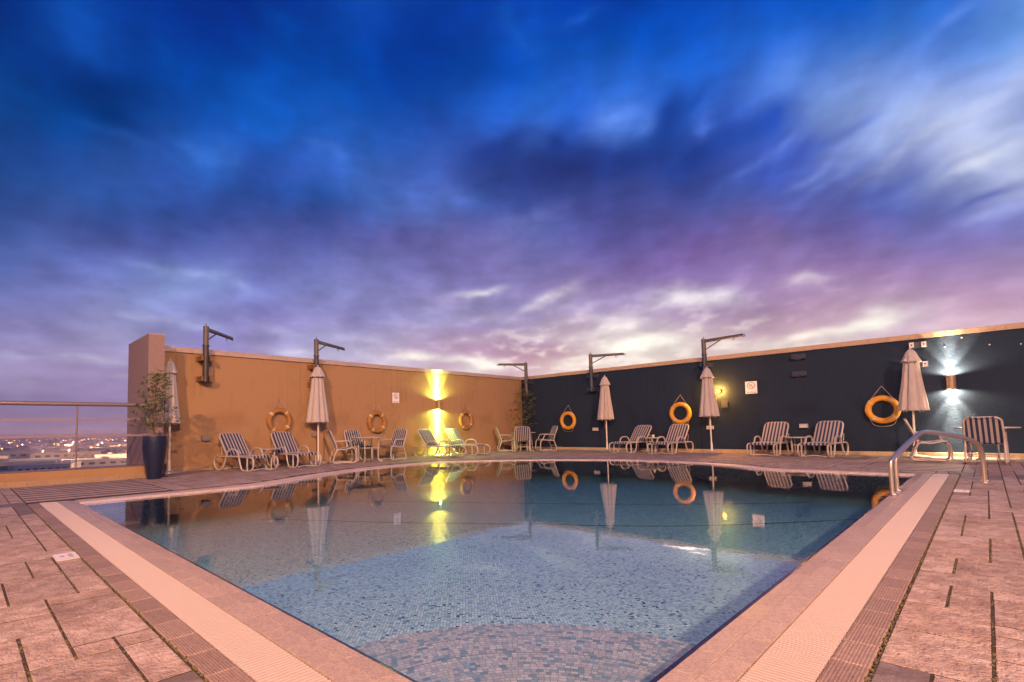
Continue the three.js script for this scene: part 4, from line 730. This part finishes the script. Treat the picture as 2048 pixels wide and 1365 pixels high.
// ---- closed parasols
function foldedCloth(rings, folds, seed, seg = 96) {                          // rings: [height, radius, fold depth]
  const R = rng(seed), ph = Array.from({ length: 6 }, () => R() * 6.28), pos = [], idx = [], uv = [];
  rings.forEach(([y, r, d], j) => { for (let i = 0; i <= seg; i++) { const a = i / seg * 2 * Math.PI, w = a + 0.12 * Math.sin(2 * a + ph[0]) + 0.1 * Math.sin(3 * a + ph[1]) + 0.05 * j * Math.sin(a + ph[2]) / rings.length; const f = Math.pow(Math.abs(Math.cos(w * folds / 2)), 0.55), rr = r * (1 - d * (1 - f)) * (1 + 0.06 * Math.sin(a + ph[3]) + 0.04 * Math.sin(2 * a + ph[4])); pos.push(Math.cos(a) * rr, y + 0.012 * Math.sin(a * folds + ph[5]) * (j === rings.length - 1 ? 1 : 0), Math.sin(a) * rr); uv.push(a * r, y); } });
  for (let j = 0; j < rings.length - 1; j++) for (let i = 0; i < seg; i++) { const a = j * (seg + 1) + i, b = a + seg + 1; idx.push(a, a + 1, b, a + 1, b + 1, b); }
  const g = new THREE.BufferGeometry(); g.setAttribute('position', new THREE.Float32BufferAttribute(pos, 3)); g.setAttribute('uv', new THREE.Float32BufferAttribute(uv, 2)); g.setIndex(idx); g.computeVertexNormals(); return g;
}
const clothSide = M.canvas.clone(); clothSide.side = THREE.DoubleSide;
function parasol(label, u, v, top, low, width, seed, lean = [0, 0]) {
  const p = thing('parasol', label, 'parasol', u, v, 0, [0, 1], 'closed parasols along the walls'); p.rotation.y = seed * 0.7;
  const base = mesh('base', new THREE.LatheGeometry([[0.001, 0.07], [0.07, 0.068], [0.22, 0.05], [0.27, 0.032], [0.275, 0.012], [0.268, 0.002], [0.001, 0.002]].map((q) => new THREE.Vector2(...q)), 36), M.concrete, p);
  mesh('socket', new THREE.CylinderGeometry(0.032, 0.036, 0.26, 14).translate(0, 0.19, 0), M.umbrellaPole, base);
  mesh('clamp_screw', rod([0.03, 0.27, 0], [0.075, 0.27, 0], 0.01, 8), M.dark, base);
  const up = new THREE.Group(); up.name = 'mast'; p.add(up); up.rotation.set(lean[0], 0, lean[1]);
  mesh('pole', new THREE.CylinderGeometry(0.0225, 0.0225, top - 0.1, 14).translate(0, (top - 0.1) / 2 + 0.06, 0), M.umbrellaPole, up);
  const H = top - low, cap = top - 0.3, w = width / 2;
  mesh('canopy', foldedCloth([[cap + 0.12, w * 0.34, 0.25], [cap - 0.02, w * 0.5, 0.36], [cap - 0.25 * H, w * 0.62, 0.42], [cap - 0.45 * H, w * 0.76, 0.42], [low + 0.2 * H, w * 0.88, 0.4], [low + 0.06, w * 0.98, 0.38], [low, w * 1.03, 0.36], [low - 0.012, w * 0.92, 0.36], [low + 0.05, w * 0.6, 0.3]], 8, seed), clothSide, up);
  mesh('vent_cap', foldedCloth([[top - 0.01, 0.012, 0], [top - 0.015, w * 0.16, 0.1], [top - 0.07, w * 0.33, 0.18], [cap + 0.1, w * 0.52, 0.22], [cap + 0.0, w * 0.68, 0.24], [cap - 0.03, w * 0.72, 0.26], [cap - 0.012, w * 0.6, 0.26]], 8, seed + 3), clothSide, up);
  mesh('finial', new THREE.SphereGeometry(0.024, 14, 10).scale(1, 1.5, 1).translate(0, top + 0.01, 0), M.canvas, up);
  mesh('rib_ends', mergeGeometries([0, 1, 2, 3, 4, 5, 6, 7].map((k) => { const a = k * Math.PI / 4; return rod([Math.cos(a) * w * 0.5, low + 0.09, Math.sin(a) * w * 0.5], [Math.cos(a) * w * 0.62, low - 0.045, Math.sin(a) * w * 0.62], 0.008, 6); })), M.umbrellaPole, up);
  mesh('pull_cord', tube([V3(0.05, low + 0.1, 0.02), V3(0.055, low - 0.1, 0.025), V3(0.05, low - 0.3, 0.02)], 0.004, 12, false, 5), M.rope, up);
  return p;
}
parasol('closed parasol half hidden behind the stone pillar and potted shrub', 2.36, 12.72, 2.72, 1.2, 0.44, 3);
parasol('closed parasol in front of the tan wall between chaises and dining set', 6.28, 12.72, 2.84, 1.2, 0.68, 8, [0.012, 0.0]);
parasol('closed parasol by the navy wall nearest the corner', 15.7, 8.77, 2.74, 1.16, 0.58, 13);
parasol('closed parasol in front of the orange bulb on the navy wall', 15.7, 5.14, 2.7, 1.16, 0.58, 20, [0.0, -0.012]);
parasol('closed leaning parasol next to the white lamp and the half hidden life ring', 15.7, 0.37, 2.68, 1.16, 0.58, 27, [0.02, 0.015]);

// ---- planters and shrubs
function planter(label, u, v, k = 1) {
  const p = thing('planter', label, 'planter', u, v);
  mesh('pot', new THREE.LatheGeometry([[0.001, 0.0], [0.128, 0.0], [0.135, 0.012], [0.165, 0.2], [0.2, 0.42], [0.226, 0.65], [0.234, 0.8], [0.234, 0.895], [0.229, 0.905], [0.214, 0.905], [0.21, 0.8], [0.001, 0.8]].map(([a, b]) => new THREE.Vector2(a * k, b * k)), 56), M.glaze, p);
  mesh('soil', new THREE.CircleGeometry(0.212 * k, 30).rotateX(-Math.PI / 2).translate(0, 0.845 * k, 0), M.soil, p);
}
const leafGeo = (() => { const L = 1, pts = [[0, 0, 0], [0.13, 0.02, 0.35], [0.1, 0.0, 0.72], [0, -0.06, 1], [-0.1, 0.0, 0.72], [-0.13, 0.02, 0.35], [0, -0.03, 0.4], [0, -0.04, 0.75]]; const g = new THREE.BufferGeometry(); g.setAttribute('position', new THREE.Float32BufferAttribute(pts.flat(), 3)); g.setIndex([0, 1, 6, 1, 2, 7, 1, 7, 6, 2, 3, 7, 0, 6, 5, 5, 6, 7, 5, 7, 4, 4, 7, 3]); g.computeVertexNormals(); return g; })();
function shrub(label, u, v, y0, y1, spread, n, seed, leafLen) {
  const s = thing('shrub', label, 'shrub', u, v, y0), R = rng(seed), H = y1 - y0, stems = [], mats = [], e = new THREE.Euler();
  const bend = (t) => V3(0.03 * Math.sin(t * 5 + seed), t * H, 0.03 * Math.cos(t * 4));
  mesh('trunk', new THREE.TubeGeometry(new THREE.CatmullRomCurve3([0, 0.25, 0.5, 0.75, 1].map(bend)), 24, 0.0085, 6), M.bark, s);
  const whorl = (p, d, k) => { for (let i = 0; i < k; i++) { const a = i / k * 6.28 + R(), l = leafLen * (0.7 + 0.6 * R()), q = new THREE.Quaternion().setFromUnitVectors(V3(0, 0, 1), V3(Math.cos(a), 0.15 + 0.5 * R() - 0.25, Math.sin(a)).addScaledVector(d, 0.6).normalize()); mats.push(new THREE.Matrix4().compose(p.clone().addScaledVector(d, -0.02 * R()), q, V3(l, l, l))); } };
  for (let i = 0; i < n; i++) {
    const t = 0.06 + 0.9 * (i + R()) / n, b = bend(t), a = i * 2.4 + R(), len = spread * (1 - 0.55 * t) * (0.5 + 0.75 * R()), d = V3(Math.cos(a), 0.35 + 0.5 * R(), Math.sin(a)).normalize(), m = b.clone().addScaledVector(d, len * 0.55).add(V3(0, -0.015, 0)), tip = b.clone().addScaledVector(d, len).add(V3(0, 0.03 * R(), 0));
    stems.push(new THREE.TubeGeometry(new THREE.CatmullRomCurve3([b, m, tip]), 6, 0.0032, 4));
    whorl(tip, d, 6); whorl(m, d, 3); if (R() < 0.6) { const d2 = V3(Math.cos(a + 0.9), 0.5, Math.sin(a + 0.9)).normalize(), t2 = m.clone().addScaledVector(d2, len * 0.4); stems.push(new THREE.TubeGeometry(new THREE.CatmullRomCurve3([m, m.clone().lerp(t2, 0.5), t2]), 4, 0.0025, 4)); whorl(t2, d2, 5); }
  }
  whorl(bend(1), V3(0, 1, 0), 8); whorl(bend(0.97), V3(0, 1, 0), 6);
  mesh('twigs', mergeGeometries(stems), M.bark, s);
  stuff(mesh('crown', mergeGeometries(mats.map((m) => leafGeo.clone().applyMatrix4(m))), M.leaf, s));
}
planter('tall tapered navy blue planter at the end of the parapet', 1.73, 11.42);
shrub('sparse leafy shrub growing from the navy planter', 1.73, 11.42, 0.845, 2.2, 0.5, 64, 31, 0.095);
planter('dark planter hidden behind the dining set in the corner of the walls', 15.72, 12.6, 0.62);
shrub('thin leafy shrub in the corner between the tan and navy walls', 15.72, 12.6, 0.52, 2.5, 0.72, 46, 57, 0.1);

// ---- pool ladder rails
{
  const l = thing('handrail_pair', 'pair of bent stainless steel pool handrails at the right pool edge', 'handrail', 7.42, -0.035); l.rotation.y = 0;
  const prof = [[0, -0.02], [-0.005, 0.2], [0.0, 0.38], [0.05, 0.44], [0.35, 0.6], [0.68, 0.735], [0.82, 0.762], [1.02, 0.75], [1.35, 0.717], [1.84, 0.65], [2.14, 0.59], [2.28, 0.5], [2.335, 0.36], [2.35, 0.2], [2.35, -0.01]];
  for (const [a, b] of [[[-0.25, 0.005], [1.96, -0.795]], [[0.25, 0.005], [2.3, -0.805]]]) {
    const d = [(b[0] - a[0]) / 2.35, (b[1] - a[1]) / 2.35];
    const r = mesh('rail', tube(prof.map(([s, y]) => V3(a[0] + d[0] * s, y, -(a[1] + d[1] * s))), 0.0235, 130, false, 14), M.steel, l);
    mesh('flange', new THREE.CylinderGeometry(0.05, 0.058, 0.014, 22).translate(a[0], 0.008, -a[1]), M.steel, r);
    mesh('flange', new THREE.CylinderGeometry(0.05, 0.058, 0.014, 22).translate(b[0], 0.008, -b[1]), M.steel, r);
  }
}

// ---- depth and warning plates let into the deck
function markerMap(text) {
  const c = document.createElement('canvas'); c.width = 256; c.height = 128; const g = c.getContext('2d');
  g.fillStyle = '#cfc8c6'; g.fillRect(0, 0, 256, 128); g.fillStyle = '#3a2a34'; g.textAlign = 'center'; g.font = 'bold 40px sans-serif'; g.fillText(text[0], 128, 54); g.fillText(text[1], 128, 104);
  const t = new THREE.CanvasTexture(c); t.colorSpace = THREE.SRGBColorSpace; return t;
}
function marker(label, u, v, turn) {
  const m = thing('warning_plate', label, 'floor sign', u, v, 0.0055, [0, 1], 'no diving plates in the deck'); m.rotation.y = turn;
  mesh('plate', slab(0.27, 0.145, 0.006, 0.002), std({ color: rgb(0.5, 0.46, 0.45), roughness: 0.45 }), m);
  const p = mesh('print', new THREE.PlaneGeometry(0.262, 0.137).rotateX(-Math.PI / 2), std({ map: markerMap(['NO', 'DIVING']), roughness: 0.45 }), m); p.position.y = 0.0015;
}
marker('white no diving plate in the deck along the left grate', -0.625, 4.14, Math.PI / 2);
marker('white no diving plate in the deck between the pool handrails and their grate', 8.03, -0.625, 0);

// ================================================================ the town below the railing
{
  const R = rng(321), deg = Math.PI / 180, place = (az, d) => { const a = az * deg; return FWD.clone().multiplyScalar(Math.cos(a) * d).addScaledVector(RIGHT, Math.sin(a) * d); };
  const shedM = std({ color: rgb(0.48, 0.39, 0.33), roughness: 0.95 }), glassM = std({ color: rgb(0.05, 0.05, 0.06), roughness: 0.3 });
  // nearer sheds, one by one: azimuth, distance, width, depth, height, what it looks like
  const sheds = [[-41.6, 560, 70, 60, 9.5, 'long shed nearest the railing with a flat roof'], [-38.6, 520, 34, 40, 7.5, 'squat short shed below the railing'], [-35.6, 600, 62, 40, 6.5, 'low wide hall beside the squat short shed'], [-33.4, 690, 40, 40, 8, 'square hall with a row of dark windows near the pillar'], [-37.2, 820, 70, 45, 9, 'long warehouse behind the squat short shed'], [-40.6, 900, 80, 50, 10, 'widest warehouse behind the long shed'], [-34.2, 980, 60, 40, 10, 'tall block in the second row near the pillar'], [-43.6, 760, 60, 50, 9, 'warehouse at the far end of the railing'], [-45.5, 600, 60, 50, 8, 'warehouse past the end of the glass panes'], [-31.6, 760, 50, 40, 8, 'hall half hidden by the pillar']];
  sheds.forEach(([az, d, w, dp, h, label], i) => {
    const p = place(az, d), s = thing('warehouse', label + ' in the town', 'warehouse', p.x, -p.z, GROUND); s.rotation.y = YAW - Math.PI / 2 - az * deg + (R() - 0.5) * 0.5;
    mesh('wall', new THREE.BoxGeometry(w, h, dp).translate(0, h / 2, 0), shedM, s);
    mesh('roof', box(w + 1.2, 0.6, dp + 1.2, 0, h, 0), shedM, s);
    for (let k = 0; k < 3; k++) mesh('roof_unit', box(3 + 3 * R(), 1.6, 3, (R() - 0.5) * w * 0.8, h + 0.6, (R() - 0.5) * dp * 0.7), shedM, s);
    for (let k = 0; k < 7; k++) mesh('window', box(w / 14, h * 0.3, 0.3, (k - 3) * w / 7.6, h * 0.42, dp / 2 + 0.1), glassM, s);
  });
  // the low houses further out read as one mass
  const n = 900, inst = new THREE.InstancedMesh(new THREE.BoxGeometry(1, 1, 1).translate(0, 0.5, 0), std({ color: rgb(0.45, 0.38, 0.36), roughness: 1 }), n), m = new THREE.Matrix4(), q = new THREE.Quaternion(), col = new THREE.Color();
  for (let i = 0; i < n; i++) { const p = place(-58 + 34 * R(), 1000 + 4600 * Math.pow(R(), 1.3)); q.setFromAxisAngle(UP, R() * 3); m.compose(V3(p.x, GROUND, p.z), q, V3(10 + 26 * R(), 5 + 8 * R() * R() + 3 * R(), 10 + 20 * R())); inst.setMatrixAt(i, m); const k = 0.5 + 0.9 * R(); inst.setColorAt(i, col.setRGB(k, k * 0.95, k * 0.97)); }
  inst.name = 'distant_town'; inst.userData = { kind: 'stuff', label: 'mass of low houses out to the horizon', category: 'houses' }; scene.add(inst);
  // street lights, one by one
  const warm = std({ color: rgb(0.3, 0.2, 0.1), emissive: rgb(1, 0.42, 0.07), emissiveIntensity: 10 }), pale = std({ color: rgb(0.3, 0.3, 0.3), emissive: rgb(1, 0.82, 0.6), emissiveIntensity: 14 });
  const pole = new THREE.CylinderGeometry(0.14, 0.22, 11, 6).translate(0, 5.5, 0), head = new THREE.SphereGeometry(1, 10, 7).scale(1.15, 0.75, 1.15).translate(0, 11.2, 0);
  const mk = (mat) => { const g = new THREE.Group(); g.userData = { category: 'street light', group: 'street lights of the town' }; mesh('pole', pole, M.davit, g); mesh('lamp_head', head, mat, g); return g; };
  const protoW = mk(warm), protoP = mk(pale);
  for (let i = 0; i < 74; i++) {
    const far = i < 44, az = -44.5 + 14.6 * ((i * 0.618) % 1), d = far ? 2300 + 1500 * R() : i % 9 === 0 ? 480 + 200 * R() : 800 + 1200 * R(), p = place(az, d), white = i % 9 === 4, s = (white ? protoP : protoW).clone(), k = far ? 1.4 + 1.0 * R() : d < 700 ? 0.4 : 0.75 + 0.5 * R();
    s.name = numbered('street_light'); s.position.set(p.x, GROUND, p.z); s.scale.set(k, 1 + 0.3 * R(), k);
    s.userData = { category: 'street light', group: white ? 'pale street lights of the town' : 'orange street lights of the town', label: white ? 'distant pale white street light in the town' : 'distant glowing orange street light in the town' }; scene.add(s);
    if (!far && i % 3 === 0) { const l = new THREE.PointLight(rgb(1, 0.6, 0.34), 16000); l.position.set(0, 13, 0); l.shadow.radius = 40; l.castShadow = true; l.name = 'street_glow'; s.add(l); }
  }
}

// ================================================================ floodlights on masts behind the viewer: their warm light falls over deck, furniture and walls
function floodlight(label, u, v, h, target, color, I) {
  const f = thing('floodlight_mast', label, 'floodlight', u, v, -0.72, [target[0] - u, target[1] - v]), H = h + 0.72;
  mesh('mast', new THREE.CylinderGeometry(0.07, 0.11, H - 0.1, 14).translate(0, (H - 0.1) / 2, 0), M.galvanised, f);
  const head = new THREE.Group(); head.name = 'lamp_head'; head.position.set(0, H, 0.1); f.add(head);
  mesh('housing', box(0.7, 0.46, 0.16, 0, -0.23, 0), M.davit, head);
  const lens = mesh('lamp_lens', new THREE.PlaneGeometry(0.62, 0.38), std({ color: rgb(0.3, 0.3, 0.3), emissive: color, emissiveIntensity: 12 }), head); lens.position.z = 0.09;
  head.rotation.x = Math.atan2(h, Math.hypot(target[0] - u, target[1] - v));
  const l = new THREE.SpotLight(color, I, 0, 0.95, 0.6, 2); l.position.set(0, 0, 0.13); l.target.position.set(0, 0, 10); l.castShadow = true; l.shadow.radius = 16; l.name = 'flood_beam'; head.add(l, l.target);
}
floodlight('floodlight mast off to the side of the left deck', -13, -5.5, 11, [5, 5], rgb(1, 0.52, 0.27), 2100);
floodlight('floodlight mast off to the side of the right deck', -4.5, -13.5, 11, [6, 4], rgb(1, 0.56, 0.34), 2100);

// ---- evening haze over the town
scene.fog = new THREE.FogExp2(rgb(0.86, 0.66, 0.74), 0.00022);

scene.traverse((o) => { if (o.isMesh) { o.castShadow = true; o.receiveShadow = true; } });
renderer.render(scene, camera);
